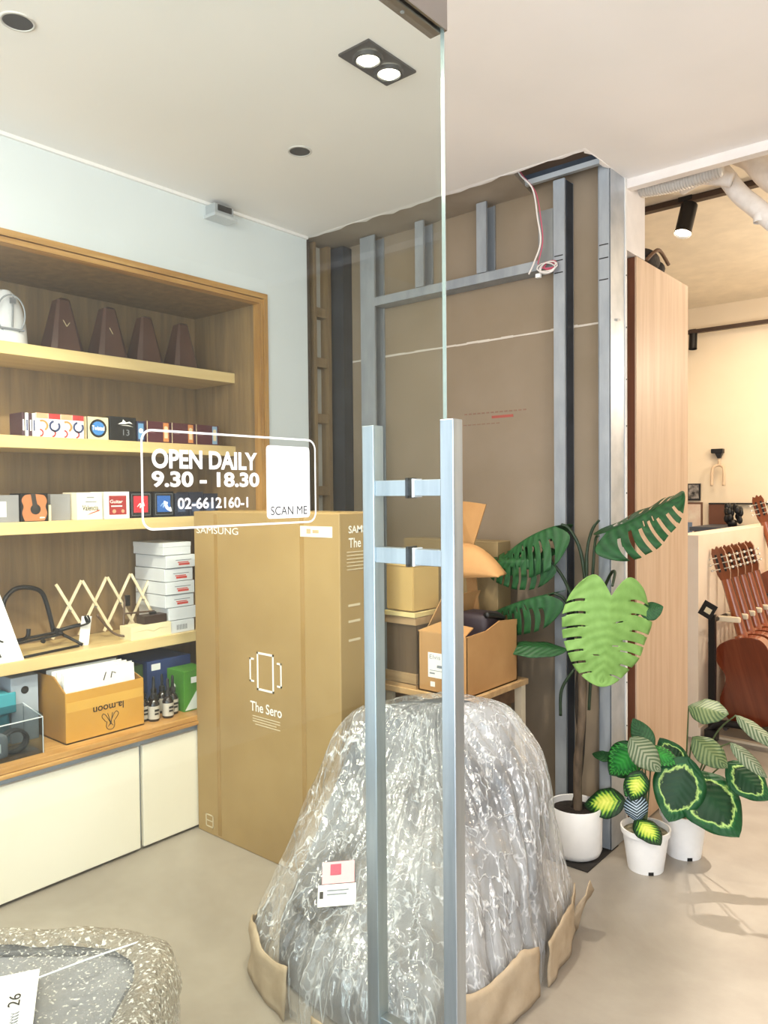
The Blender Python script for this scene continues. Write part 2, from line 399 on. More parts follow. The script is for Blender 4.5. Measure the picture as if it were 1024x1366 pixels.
# timber ladder framing on the left return, seen through the glass
lf = thing('wall_framing', 'ladder shaped timber framing on the return beside the white wall', 'framing', (-2.64, 2.66, 0))
lm = wood('framing_timber', '#8f7756', '#7d6647', '#68533a', 'Z', .7, 0, .7)
obj('post', MB().box((-2.68, 2.533, .004), (-2.61, 2.556, H)), mat('framing_dark', '#4a3d31', .8), lf)
obj('post', MB().box((-2.68, 2.595, .004), (-2.62, 2.612, H)), lm, lf)
obj('post', MB().box((-2.68, 2.690, .004), (-2.62, 2.712, H)), lm, lf)
for z in (.7, 1.36, 1.71, 1.98, 2.22): obj('rung', MB().box((-2.68, 2.612, z), (-2.625, 2.690, z+.045)), lm, lf)
obj('backing_strip', MB().box((-2.68, 2.612, .004), (-2.672, 2.690, H)), mat('pale_insulation', '#b9b6ad', .8), lf)
obj('corner_stud', MB().box((-2.66, 2.735, .004), (-2.56, 2.797, H)), M_steeldark, lf)

# cables hanging out of the ceiling hole
cb = thing('cable_bundle', 'white and pink cables hanging from the torn ceiling opening', 'cable', (-1.45, 2.69, 2.2))
random.seed(11)
def cable(pts, r, m): obj('cable', MB().tube(crom(pts, 8), r, 6), m, cb, smooth=True)
M_cw = mat('white_cable', '#e4dcd6', .5); M_cp = mat('pink_cable', '#c2566b', .5)
cable([(-1.56, 2.66, 2.66), (-1.525, 2.64, 2.60), (-1.47, 2.64, 2.53), (-1.455, 2.65, 2.42), (-1.448, 2.66, 2.33), (-1.475, 2.66, 2.26), (-1.50, 2.66, 2.215)], .0034, M_cw)
cable([(-1.56, 2.67, 2.66), (-1.52, 2.65, 2.60), (-1.463, 2.65, 2.52), (-1.447, 2.66, 2.42), (-1.445, 2.67, 2.33), (-1.466, 2.67, 2.25)], .0025, M_cp)
def coil(n, r, c, m, rr):
    pts = []
    for i in range(n*14):
        a = 2*PI*i/14; k = r*(1+.25*math.sin(i*.7)); pts.append((c[0]+k*math.cos(a)*1.3, c[1]+.006*math.sin(i*.5), c[2]+k*.75*math.sin(a)))
    obj('cable_coil', MB().tube(pts, rr, 6), m, cb, smooth=True)
coil(3, .026, (-1.437, 2.69, 2.237), M_cw, .0026); coil(2, .020, (-1.432, 2.70, 2.246), M_cp, .003)
cable([(-1.40, 2.69, 2.232), (-1.43, 2.685, 2.215), (-1.465, 2.68, 2.222)], .003, M_cw)
obj('plug', MB().box((-1.472, 2.66, 2.196), (-1.452, 2.675, 2.212), bev=.002), M_white, cb)

# ------------------------------------------------------------------ ceiling fittings
dl = thing('recessed_downlight', 'black recessed twin downlight in the ceiling behind the glass', 'downlight', (-1.40, 1.65, H))
obj('frame', MB().box((-1.455, 1.545, H-.006), (-1.345, 1.75, H+.002)), mat('downlight_black', '#2a2725', .4), dl)
for y in (1.605, 1.695):
    hd = obj('lamp_head', MB().lathe([(.043, -.001), (.040, -.010), (.033, -.010), (.030, -.004)], (-1.40, y, H-.006)), M_black, dl, smooth=40)
    obj('bulb', MB().lathe([(0, -.010), (.022, -.012), (.030, -.006), (.030, -.001)], (-1.40, y, H-.006)), emit('lamp_glow', '#fff4dc', 14), hd, smooth=True)
def hole(x, y, lab):
    t = thing('ceiling_cutout', lab, 'cutout', (x, y, H), 'round cutouts for missing downlights')
    obj('hole', MB().lathe([(0, -.0015), (.036, -.0015), (.036, 0)], (x, y, H)), mat('hole_dark', '#2c2a29', .9), t)
    obj('rim', MB().lathe([(.036, 0), (.036, -.004), (.042, -.003), (.042, 0)], (x, y, H)), mat('chipped_rim', '#c9c4bf', .8), t, smooth=True)
hole(-1.965, 1.885, 'round empty downlight hole in the ceiling above the white wall corner')
hole(-1.965, .908, 'round empty downlight hole in the ceiling at the upper left of the photo')
jb = thing('junction_box', 'grey metal junction box with wires at top of white wall', 'junction box', (LX+.04, 2.0, 2.50))
obj('body', MB().box((LX+.001, 1.955, 2.512), (LX+.062, 2.052, 2.556), bev=.003), mat('grey_plastic', '#b7bcc0', .4, .3), jb)
obj('cover', MB().box((LX-.0, 1.945, 2.500), (LX+.075, 2.062, 2.513), bev=.002), mat('grey_plastic_cover', '#cfd3d6', .35, .2), jb)
obj('slot', MB().box((LX+.06, 1.97, 2.528), (LX+.0645, 2.04, 2.552)), M_black, jb)
# right: ducts and pipe below the higher ceiling
fd = thing('flexible_duct', 'grey ribbed flexible duct running below the ceiling edge', 'duct', (-1.05, 3.02, 2.5))
n_ = 150
pr = [(-1.205+.315*i/n_) for i in range(n_+1)]
du = MB(); rings = []
for i, x in enumerate(pr):
    r = .034+.0028*math.sin(i*1.25); zc = 2.575-.012*math.sin(i/n_*PI)
    rings.append([(x, 3.025+r*math.cos(2*PI*k/20), zc+r*math.sin(2*PI*k/20)) for k in range(20)])
du.loft(rings, cap0=True, cap1=True)
obj('ribbed_hose', du, mat('duct_grey', '#c9c4be', .45, .25), fd, smooth=True)
obj('collar', MB().cyl((-1.213, 3.025, 2.572), (-1.203, 3.025, 2.572), .045), mat('duct_collar', '#bcb7b2', .5), fd, smooth=40)
pp = thing('white_pipe', 'white lagged pipes bending down at the upper right corner', 'pipe', (-.9, 3.3, 2.5))
M_pipe = mat('white_lagging', '#e9e3dd', .55, c2='#dcd5ce', scale=20, bump=.25, bscale=30)
obj('pipe', MB().tube(crom([(-1.06, 3.45, 2.76), (-1.02, 3.34, 2.72), (-.955, 3.28, 2.64), (-.89, 3.25, 2.54), (-.82, 3.22, 2.46), (-.75, 3.2, 2.38)], 8), .036, 14), M_pipe, pp, smooth=True)
obj('pipe', MB().tube(crom([(-.96, 3.5, 2.80), (-.88, 3.4, 2.72), (-.81, 3.36, 2.62), (-.70, 3.3, 2.5)], 8), .048, 14), M_pipe, pp, smooth=True)
obj('elbow', MB().tube(crom([(-1.10, 3.2, 2.60), (-1.02, 3.18, 2.615), (-.96, 3.18, 2.60), (-.90, 3.19, 2.58)], 6), .028, 12), M_pipe, pp, smooth=True)
obj('pipe_end', MB().lathe([(.026, 0), (.026, .03), (.018, .03), (.018, .004), (0, .004)], (-.80, 3.2, 2.395)), M_pipe, pp, smooth=40)
def track(y, x0, x1, z, label, zc):
    t = thing('light_track', label, 'light track', ((x0+x1)/2, y, z))
    obj('rail', MB().box((x0, y-.02, z), (x1, y+.02, z+.028)), mat('track_brown', '#4a382c', .5, .3), t)
    if zc > z+.04:
        for x in (x0+.15, x1-.15): obj('hanger', MB().cyl((x, y, z+.028), (x, y, zc), .004), M_black, t)
track(3.9, -1.56, -.6, 2.79, 'dark track rail on the ceiling carrying the near lamp', 2.82)
track(6.2, -2.6, -.6, 2.60, 'thin black track rail hung before the far wall', 2.82)
def tspot(c, d, label, s, on=True):
    t = thing('track_spotlight', label, 'spotlight', c, 'track spotlights'); c = Vector(c); d = Vector(d).normalized()
    obj('stem', MB().cyl(c+Vector((0, 0, .02*s)), c+Vector((0, 0, .115*s)), .012*s).box(c+Vector((-.03*s, -.015, .085*s)), c+Vector((.03*s, .015, .115*s))), M_blackpaint, t)
    obj('lamp_head', MB().cyl(c-d*.075*s, c+d*.045*s, .036*s).cyl(c+d*.045*s, c+d*.068*s, .036*s, .038*s, cap=False), M_blackpaint, t, smooth=40)
    if on: obj('bulb', MB().cyl(c+d*.046*s, c+d*.060*s, .033*s), emit('track_glow', '#fff2d8', 22), t, smooth=40)
tspot((-1.315, 3.89, 2.705), (-.12, -.3, -1), 'black cylinder spotlight lit on the near ceiling track', 1.1)
tspot((-2.04, 6.2, 2.535), (0, -.1, -1), 'small black spotlight on the far track', .85, False)

# ------------------------------------------------------------------ shelf niche
YN, XB, XS = 2.236, -3.07, -2.774
su = thing('shelf_unit', 'built-in oak shelf niche with pale shelves in the white wall', 'shelf unit', (-2.85, 1.2, 0))
obj('back_panel', MB().box((XB-.02, .12, .46), (XB, 2.26, 2.24)), M_oak, su)
obj('side_panel', MB().box((XB, YN, .46), (LX-.0402, YN+.018, 2.209)), M_oak, su)
obj('side_panel', MB().box((XB, .12, .46), (LX-.006, .138, 2.212)), M_oak, su)
obj('top_panel', MB().box((XB, .12, 2.21), (LX-.0402, YN+.018, 2.228)), M_oak, su)
ft = MB().box((LX-.04, .12, 2.210), (LX+.004, 2.277, 2.228)).box((LX-.04, .10, 2.231), (LX+.010, 2.277, 2.253))
obj('frame_trim', ft, M_oaktrim, su)
fr = MB().box((LX-.04, YN, .43), (LX+.004, YN+.017, 2.2098)).box((LX-.04, YN+.020, .43), (LX+.010, 2.277, 2.2308))
obj('frame_trim', fr, M_oaktrimz, su)
SH = (1.920, 1.588, 1.276, .776)
for z in SH: obj('shelf', MB().box((XB, .138, z-.045), (XS if z > 1 else XS, YN, z), bev=.0015, seg=1), M_shelf, su)
obj('worktop', MB().box((XB, .12, .448), (LX+.012, YN, .468), bev=.001, seg=1).box((XB, .12, .432), (LX+.020, YN+.02, .446), bev=.001, seg=1), M_oaktrim, su)
bc = thing('base_cabinet', 'low cream cabinet with flat doors under the oak shelves', 'cabinet', (-2.8, 1.2, 0))
obj('body', MB().box((XB, .12, .03), (LX-.020, 2.27, .430)), M_cabshade, bc)  # grey strip above the doors paints the shadow under the worktop
obj('door', MB().box((LX-.019, .62, .012), (LX, 1.607, .405), bev=.0015), M_cab, bc)
obj('door', MB().box((LX-.019, 1.622, .012), (LX, 2.262, .405), bev=.0015), M_cab, bc)
obj('door', MB().box((LX-.019, .14, .012), (LX, .612, .405), bev=.0015), M_cab, bc)
obj('plinth', MB().box((XB, .12, 0), (LX-.021, 2.27, .028)), mat('plinth_dark', '#8b8880', .6), bc)

# metronomes
mw = mat('metronome_walnut', '#523629', .4, c2='#45291f', scale=6, stretch=(1, 1, .3))
def metronome():
    t = thing('metronome', '', 'metronome', (0, 0, 0), 'brown metronomes on the top shelf')
    def fr(z, h): k = .068*(1-z/.205*.62); d = .056*(1-z/.205*.60); return [(d*.75, -k, z), (d, -k*.7, z), (d, k*.7, z), (d*.75, k, z), (-d, k, z), (-d, -k, z)]
    obj('case', MB().loft([fr(.008, 0), fr(.205, 0)], cap0=True, cap1=True), mw, t)
    obj('base', MB().box((-.062, -.073, 0), (.062, .073, .008)), mw, t)
    tp = MB(); tp.loft([[( .028, -.020, .2055), (.028, .020, .2055), (-.02, .020, .2055), (-.02, -.020, .2055)], [(.020, -.013, .212), (.020, .013, .212), (-.014, .013, .212), (-.014, -.013, .212)]], cap0=True, cap1=True)
    obj('cap', tp, mw, t)
    return t
m0 = metronome()
ml = ['brown wooden metronome right beside the white one', 'brown wooden metronome second from the white one', 'brown wooden metronome second from the shelf end', 'brown wooden metronome nearest the right end of the top shelf']
for i, (y, s) in enumerate(zip((1.475, 1.668, 1.838, 2.020), (1.0, 1.0, .96, .96))):
    o = m0 if i == 0 else copy_tree(m0)
    o.location = (-2.875, y, SH[0]); o.scale = (s, s, s); o['label'] = ml[i]
for o, two in ((m0, True), (bpy.data.objects['metronome.001'], False)):
    e_ = MB().tube([(.0455, -.018, .122), (.0425, -.002, .100)], .0016, 6)
    if two: e_.tube([(.0425, -.002, .100), (.0440, .009, .116)], .0016, 6)
    ORG[o.name] = Vector((0, 0, 0)); obj('emblem', e_, mat('brass', '#e6d6ac', .3, .6), o)
wm = thing('metronome', 'white oval metronome with clear front at left end of top shelf', 'metronome', (-2.86, 1.255, SH[0]))
def oval(t, k=1): 
    r = .072*math.sqrt(max(0, 1-(t*.98)**2.2))*k+.004; return r
body = MB(); rg = []
for i in range(15):
    t = i/14; rr = oval(t); z = SH[0]+.20*t
    rg.append([(-2.86+rr*.62*math.cos(a*PI/12), 1.255+rr*math.sin(a*PI/12), z) for a in range(24)])
body.loft(rg, cap0=True, cap1=True); obj('case', body, mat('white_gloss_plastic', '#f2f2f4', .2, coat=.3), wm, smooth=50)
rim = [(-2.815+.006*math.cos(t), 1.255+.05*math.sin(t), SH[0]+.105+.07*math.cos(t)) for t in [k*2*PI/32 for k in range(33)]]
obj('dial_rim', MB().tube(rim, .003, 6), mat('grey_plastic_rim', '#a7abb0', .3), wm, smooth=True)
obj('pendulum', MB().cyl((-2.808, 1.255, SH[0]+.06), (-2.808, 1.26, SH[0]+.17), .003).box((-2.812, 1.249, SH[0]+.145), (-2.804, 1.269, SH[0]+.165)), mat('pendulum_steel', '#8a8d92', .3, .6), wm)
obj('base_plate', MB().box((-2.815, 1.212, SH[0]+.05), (-2.805, 1.298, SH[0]+.056)), mat('dial_grey', '#8a8d92', .5), wm)

# ------------------------------------------------------------------ second shelf: string packs and boxes
def pack(name, label, cat, y0, y1, z, h, d, m, x=XS-.012, group=None, tilt=0):
    t = thing(name, label, cat, (x-d/2, (y0+y1)/2, z), group)
    obj('carton', MB().box((x-d, y0, z), (x, y1, z+h), bev=.001, seg=1), m, t); return t
def disc(c, r, n=24, x=0): return [(c[0], c[1]+r*math.cos(2*PI*i/n), c[2]+r*math.sin(2*PI*i/n)) for i in range(n)]
def arc_strip(x, cy, cz, r, w_, a0, a1, n=16):
    a = [math.radians(a0+(a1-a0)*i/n) for i in range(n+1)]
    return [(x, cy+(r+w_/2)*math.cos(k), cz+(r+w_/2)*math.sin(k)) for k in a]+[(x, cy+(r-w_/2)*math.cos(k), cz+(r-w_/2)*math.sin(k)) for k in a[::-1]]
def flat(name, polys, m, t, dx=.0004):
    mb = MB()
    for p in polys: mb.prism(p, (dx, 0, 0))
    return obj(name, mb, m, t)
def rect(x, y0, y1, z0, z1): return [(x, y0, z0), (x, y1, z0), (x, y1, z1), (x, y0, z1)]
Z2 = SH[1]
M_navy = mat('navy_print', '#3d4770', .5); M_peach = mat('peach_print', '#d9a27e', .5); M_maroon = mat('maroon_carton', '#55262f', .5)
M_orange = mat('orange_print', '#d68b52', .5); M_blue = mat('blue_print', '#3f7fc4', .5); M_dkred = mat('dark_red_print', '#b33a3a', .5)
M_cream = mat('cream_carton', '#e3d2ac', .5)
pl_ = ['white string packet with swirl print at left end of second shelf', 'white string packet with navy ring, second from left on second shelf', 'white string packet with red swirl, third from left on second shelf', 'white string packet beside the round blue label box']
for i in range(4):
    y0 = 1.325+i*.0465
    t = pack('string_packet', pl_[i], 'string packet', y0, y0+.044, Z2, .088, .10, M_white, group='white string packets')
    x = XS-.0118
    flat('photo_band', [rect(x, y0, y0+.044, Z2+.068, Z2+.088)], M_peach if i % 2 == 0 else M_dkred, t)
    flat('swirl', [arc_strip(x, y0+.022, Z2+.042, .018, .008, 100 if i % 2 else -60, 400 if i % 2 else 120)], M_navy if i % 2 else M_orange, t)
    flat('swirl', [arc_strip(x, y0+.012, Z2+.015, .012, .006, -90, 90)], M_dkred, t)
for i in range(4):
    y0 = 1.272+i*.013
    t = pack('string_packet', ['leftmost', 'second from left', 'third from left', 'rightmost'][i]+' of the dark packet spines left of white packets', 'string packet', y0, y0+.011, Z2, .086-.001*i, .10, mat('plum_spine', '#4a3038', .5) if i % 2 == 0 else M_white, group='thin packets standing edge on')
    flat('spine_print', [rect(XS-.0118, y0+.003, y0+.008, Z2+.02, Z2+.06)], M_whiteprint if i % 2 == 0 else M_navy, t)
t = pack('string_box', 'cream box with round black and blue label', 'string box', 1.520, 1.612, Z2, .088, .09, M_cream)
x = XS-.0118; cy, cz = 1.568, Z2+.044
flat('round_label', [disc((x, cy, cz), .036)], M_blackprint, t); flat('label_centre', [disc((x+.0005, cy, cz), .027)], M_blue, t)
text('printed_word', 'Twisted', (x+.0012, cy-.026, cz-.008), .052, .018, *FX['X+'], M_whiteprint, t, .02)
flat('edge_stripe', [rect(x, 1.520, 1.524, Z2, Z2+.088)], M_blackprint, t)
t = pack('string_box', 'black box with white script beside the round label box', 'string box', 1.618, 1.735, Z2, .096, .10, mat('black_carton', '#161514', .45))
flat('script_emblem', [[(x, 1.652, Z2+.066), (x, 1.672, Z2+.076), (x, 1.676, Z2+.086), (x, 1.69, Z2+.075), (x, 1.705, Z2+.079), (x, 1.718, Z2+.070), (x, 1.700, Z2+.072), (x, 1.685, Z2+.068)], [(x, 1.66, Z2+.062), (x, 1.70, Z2+.064), (x, 1.722, Z2+.058), (x, 1.70, Z2+.061)]], M_whiteprint, t)
text('printed_number', '13', (x+.0006, 1.675, Z2+.022), .028, .024, *FX['X+'], M_greyprint, t, 0)
t = pack('string_box', 'narrow dark box with blue print between black and maroon boxes', 'string box', 1.740, 1.775, Z2, .084, .09, mat('deep_blue_carton', '#2b2c4a', .5))
flat('blue_figure', [rect(x, 1.744, 1.768, Z2+.01, Z2+.075)], mat('sky_print', '#6b9bc9', .5), t); flat('figure_shape', [disc((x+.0005, 1.756, Z2+.045), .010)], M_whiteprint, t)
for i, (y0, y1) in enumerate(((1.782, 1.898), (1.902, 2.022), (2.026, 2.150))):
    t = pack('string_box', ['maroon box with orange figure, first right of the narrow blue box', 'maroon box with orange figure, middle of the maroon three', 'maroon box with pale blue figure, last on the second shelf'][i], 'string box', y0, y1, Z2, .088, .09, M_maroon, group='maroon boxes on the second shelf')
    yy = y1-.036
    flat('figure_panel', [rect(x, yy, yy+.026, Z2+.006, Z2+.084)], M_orange if i < 2 else mat('pale_blue_print', '#8fb0cf', .5), t)
    flat('figure_shape', [disc((x+.0005, yy+.013, Z2+.062), .009), rect(x+.0005, yy+.005, yy+.021, Z2+.02, Z2+.05)], M_cream, t)
    flat('title_lines', [rect(x, y0+.012, y0+.05, Z2+.05, Z2+.054), rect(x, y0+.012, y0+.04, Z2+.04, Z2+.043)], mat('mauve_print', '#8d5f6a', .5), t)
    flat('gold_stripe', [rect(x, y0+.002, y0+.005, Z2, Z2+.088)], M_cream, t)

# ------------------------------------------------------------------ third shelf
Z3 = SH[2]; M_greycart = mat('grey_carton', '#8d8b8c', .5)
t = pack('carton_box', 'grey box with white label at left end of third shelf', 'box', 1.12, 1.255, Z3, .098, .12, M_greycart)
flat('label', [rect(x, 1.16, 1.21, Z3+.02, Z3+.075)], M_label, t)
t = pack('string_box', 'black box with a picture of an acoustic guitar', 'string box', 1.262, 1.362, Z3, .104, .09, M_blackpaint)
gb = [(x, 1.312+p.x, Z3+p.y) for p in crom([(-.036, .003, 0), (-.046, .03, 0), (-.040, .055, 0), (-.047, .078, 0), (-.036, .096, 0), (-.012, .100, 0), (.012, .100, 0), (.036, .095, 0), (.046, .075, 0), (.040, .055, 0), (.046, .03, 0), (.036, .003, 0)], 5)]
flat('guitar_picture', [gb], mat('guitar_print', '#c07a4f', .4), t); flat('soundhole', [disc((x+.0005, 1.315, Z3+.045), .019)], M_blackprint, t)
flat('neck_picture', [[(x+.0006, 1.306, Z3+.045), (x+.0006, 1.324, Z3+.045), (x+.0006, 1.315, Z3+.103), (x+.0006, 1.298, Z3+.103)]], mat('neck_print', '#3a332e', .5), t)
flat('print_line', [rect(x+.0006, 1.330, 1.348, Z3+.012, Z3+.016)], M_whiteprint, t)
t = pack('packet', 'thin cream packet beside the guitar picture box', 'packet', 1.366, 1.374, Z3, .06, .08, M_cream)
t = thing('carton_box', 'long grey box set back on the third shelf', 'box', (-2.9, 1.43, Z3))
obj('carton', MB().box((-3.0, 1.39, Z3), (XS-.05, 1.468, Z3+.10), bev=.001), M_greycart, t)
t = pack('string_box', 'cream box with black and red lettering on third shelf', 'string box', 1.475, 1.580, Z3, .106, .11, mat('ivory_carton', '#f3ead2', .5))
text('printed_word', 'Valencia', (x+.0005, 1.496, Z3+.036), .066, .020, *FX['X+'], M_blackprint, t, .01)
flat('red_flourish', [[(x+.0005, 1.515, Z3+.018), (x+.0005, 1.565, Z3+.033), (x+.0005, 1.57, Z3+.039), (x+.0005, 1.53, Z3+.026)]], M_redprint, t)
flat('small_print', [rect(x, 1.51, 1.555, Z3+.068, Z3+.071), rect(x, 1.515, 1.545, Z3+.085, Z3+.088)], M_greyprint, t)
t = pack('string_box', 'white box with dark red square print on third shelf', 'string box', 1.590, 1.698, Z3, .108, .11, M_white)
flat('red_square', [rect(x, 1.608, 1.684, Z3+.016, Z3+.092)], mat('brick_print', '#a23434', .5), t)
text('printed_word', 'Guitar', (x+.0006, 1.612, Z3+.062), .056, .014, *FX['X+'], M_whiteprint, t, .01)
flat('print_line', [rect(x+.0005, 1.617, 1.665, Z3+.048, Z3+.053)], M_whiteprint, t); flat('print_mark', [disc((x+.0005, 1.63, Z3+.03), .008), disc((x+.0005, 1.668, Z3+.03), .007)], M_peach, t)
for y0, y1, c, lab in ((1.702, 1.800, '#c8323f', 'black framed box with red square on third shelf'), (1.812, 1.908, '#3467b4', 'black framed box with blue square behind the sticker')):
    t = pack('string_box', lab, 'string box', y0, y1, Z3, .108, .11, M_blackpaint, group='framed string boxes')
    flat('frame_line', [rect(x, y0+.006, y1-.006, Z3+.010, Z3+.099)], M_greyprint, t); flat('frame_fill', [rect(x+.0005, y0+.008, y1-.008, Z3+.012, Z3+.097)], M_blackprint, t)
    flat('colour_square', [rect(x+.001, y0+.014, y1-.018, Z3+.022, Z3+.090)], mat('p'+c, c, .5), t)
    mk = M_whiteprint if '3467' not in c else mat('light_blue_print', '#9fc0ea', .5); yc = (y0+y1)/2
    obj('printed_mark', MB().tube(crom([(x+.0018, yc-.018, Z3+.046), (x+.0018, yc-.004, Z3+.060), (x+.0018, yc-.006, Z3+.040), (x+.0018, yc+.008, Z3+.064), (x+.0018, yc+.014, Z3+.048)], 4), .0016, 5), mk, t)
M_nv = mat('midnight_carton', '#23283a', .5)
for i, (y0, y1, h) in enumerate(((1.918, 1.985, .10), (1.990, 2.060, .105), (2.064, 2.140, .098))):
    t = pack('string_box', ['dark navy box right of the blue square box', 'dark navy box between two others at the third shelf end', 'dark navy box last on the third shelf'][i], 'string box', y0, y1, Z3, h, .10, M_nv, group='dark navy boxes')
    flat('box_print', [rect(x, y0+.01, y1-.02, Z3+.02, Z3+.06)], mat('slate_print', '#4a5876', .5), t)

# ------------------------------------------------------------------ fourth shelf
Z4 = SH[3]
bd = thing('picture_board', 'white board with black instrument drawing leaning at the left edge', 'sign', (-2.80, 1.15, Z4))
Rb = Matrix.Rotation(math.radians(-14), 3, 'Y')
def bp(u, v, d=0): return Vector((XS-.012, 0, Z4))+Rb @ Vector((d, 0, v))+Vector((0, u, 0))
pts = [(1.02, 0), (1.262, 0), (1.195, .30), (1.02, .30)]
obj('board', MB().prism([bp(a, b) for a, b in pts], Rb @ Vector((-.006, 0, 0))), M_white, bd)
dr = MB()
for P_ in ([(1.135, .20), (1.165, .215), (1.185, .235), (1.17, .24), (1.15, .222), (1.13, .215)], [(1.14, .10), (1.155, .11), (1.160, .14), (1.145, .15)], [(1.15, .09), (1.160, .09), (1.186, .02), (1.178, .02)], [(1.13, .11), (1.14, .11), (1.20, .075), (1.195, .07)], [(1.13, .06), (1.14, .06), (1.155, .01), (1.148, .01)]):
    dr.prism([bp(a, b, .0006) for a, b in P_], Rb @ Vector((.0006, 0, 0)))
obj('drawing', dr, M_blackprint, bd)
# black folding music stand / instrument cradle
ms = thing('instrument_stand', 'black folding tubular instrument stand on the shelf', 'stand', (-2.86, 1.38, Z4))
zt = Z4
def tb(name, pts, r=.006, m=None, t=None, sm=6): obj(name, MB().tube(crom(pts, sm), r, 8), m or M_blackpaint, t or ms, smooth=True)
tb('arch', [(-2.95, 1.285, zt+.04), (-2.97, 1.27, zt+.17), (-2.975, 1.30, zt+.225), (-2.98, 1.35, zt+.24), (-2.975, 1.415, zt+.22), (-2.97, 1.44, zt+.16), (-2.95, 1.455, zt+.05)], .009)
tb('lower_bar', [(-2.93, 1.24, zt+.045), (-2.93, 1.48, zt+.055)], .006)
tb('lower_bar', [(-2.90, 1.25, zt+.038), (-2.90, 1.47, zt+.05)], .005)
tb('base_rod', [(-2.80, 1.27, zt+.006), (-2.84, 1.50, zt+.006)], .005)
tb('foot', [(-2.93, 1.455, zt+.06), (-2.84, 1.515, zt+.008)], .006)
tb('foot', [(-2.93, 1.26, zt+.05), (-2.82, 1.25, zt+.008)], .006)
tb('cradle_arm', [(-2.93, 1.46, zt+.06), (-2.90, 1.52, zt+.075), (-2.86, 1.545, zt+.085), (-2.86, 1.535, zt+.115)], .008)
tb('cradle_arm', [(-2.93, 1.27, zt+.05), (-2.88, 1.29, zt+.055), (-2.84, 1.30, zt+.07), (-2.84, 1.305, zt+.10)], .008)
obj('hinge', MB().cyl((-2.94, 1.455, zt+.06), (-2.92, 1.455, zt+.06), .012).cyl((-2.90, 1.385, zt+.035), (-2.89, 1.385, zt+.035), .008), M_black, ms)
c1 = thing('price_card', 'small white card standing beside the black stand', 'card', (-2.85, 1.53, Z4))
obj('card', MB().obox((-2.855, 1.535, Z4+.058), (.002, .042, .115), Matrix.Rotation(math.radians(-8), 3, 'X')), M_white, c1)
tb('hook', [(-2.851, 1.50, Z4+.08), (-2.845, 1.53, Z4+.085), (-2.84, 1.547, Z4+.095), (-2.842, 1.540, Z4+.12)], .004, M_blackpaint, c1)
# wooden zigzag folding stand
zs = thing('lattice_stand', 'pale wooden zigzag folding stand on the shelf', 'stand', (-2.93, 1.7, Z4))
M_stick = wood('pale_sticks', '#efe2c6', '#e4d4b2', '#d6c49f', 'Z', .5, 0, 1)
def stick(y0, z0, y1, z1, x): 
    a, b = Vector((x, y0, z0)), Vector((x, y1, z1)); d = (b-a).normalized(); q = d.to_track_quat('Z', 'X').to_matrix()
    obj('slat', MB().obox((a+b)/2, (.011, .005, (b-a).length), q), M_stick, zs)
pk = [1.455, 1.565, 1.675, 1.785, 1.895]
for i, y in enumerate(pk[:-1]):
    stick(y, Z4+.245+.004*i, y+.125, Z4+.03, -2.925); 
for i, y in enumerate(pk[1:]): stick(y, Z4+.25+.004*i, y-.125, Z4+.03, -2.932)
obj('pivot', MB().cyl((-2.937, 1.51, Z4+.135), (-2.918, 1.51, Z4+.135), .004).cyl((-2.937, 1.62, Z4+.137), (-2.918, 1.62, Z4+.137), .004).cyl((-2.937, 1.73, Z4+.139), (-2.918, 1.73, Z4+.139), .004).cyl((-2.937, 1.84, Z4+.141), (-2.918, 1.84, Z4+.141), .004), mat('pivot_steel', '#8b8680', .4, .6), zs)
fs = thing('display_easel', 'thin dark folded easel stand behind the cream box', 'stand', (-2.9, 1.72, Z4))
tb('leg', [(-2.88, 1.60, Z4+.11), (-2.86, 1.66, Z4+.03), (-2.83, 1.71, Z4+.012)], .005, mat('brown_metal', '#5a4433', .5), fs)
tb('leg', [(-2.90, 1.74, Z4+.17), (-2.88, 1.72, Z4+.09), (-2.85, 1.70, Z4+.012)], .005, mat('brown_metal', '#5a4433', .5), fs)
tb('crossbar', [(-2.88, 1.72, Z4+.10), (-2.87, 1.86, Z4+.095)], .004, mat('brown_metal', '#5a4433', .5), fs)
obj('clip', MB().box((-2.895, 1.735, Z4+.13), (-2.875, 1.748, Z4+.175)), M_blackpaint, fs)
kb = thing('cream_box', 'low cream cardboard box with a torn front edge', 'box', (-2.82, 1.78, Z4))
obj('carton', MB().box((-2.87, 1.695, Z4), (XS-.012, 1.885, Z4+.055), bev=.001), mat('cream_card', '#f0e3b8', .55), kb)
obj('torn_line', MB().prism([(XS-.0122, 1.70, Z4+.032), (XS-.0122, 1.77, Z4+.034), (XS-.0122, 1.80, Z4+.024), (XS-.0122, 1.83, Z4+.034), (XS-.0122, 1.88, Z4+.033), (XS-.0122, 1.83, Z4+.037), (XS-.0122, 1.80, Z4+.028), (XS-.0122, 1.77, Z4+.037)], (.0008, 0, 0)), mat('card_tear', '#c8b98c', .7), kb)
bk = thing('black_case', 'small dark brown case lying on the cream box', 'case', (-2.83, 1.83, Z4+.055))
obj('case', MB().box((-2.86, 1.765, Z4+.055), (-2.80, 1.875, Z4+.090), bev=.003), mat('dark_leather', '#3a2a22', .5), bk)
obj('handle', MB().box((-2.835, 1.81, Z4+.090), (-2.825, 1.84, Z4+.10)), M_black, bk)
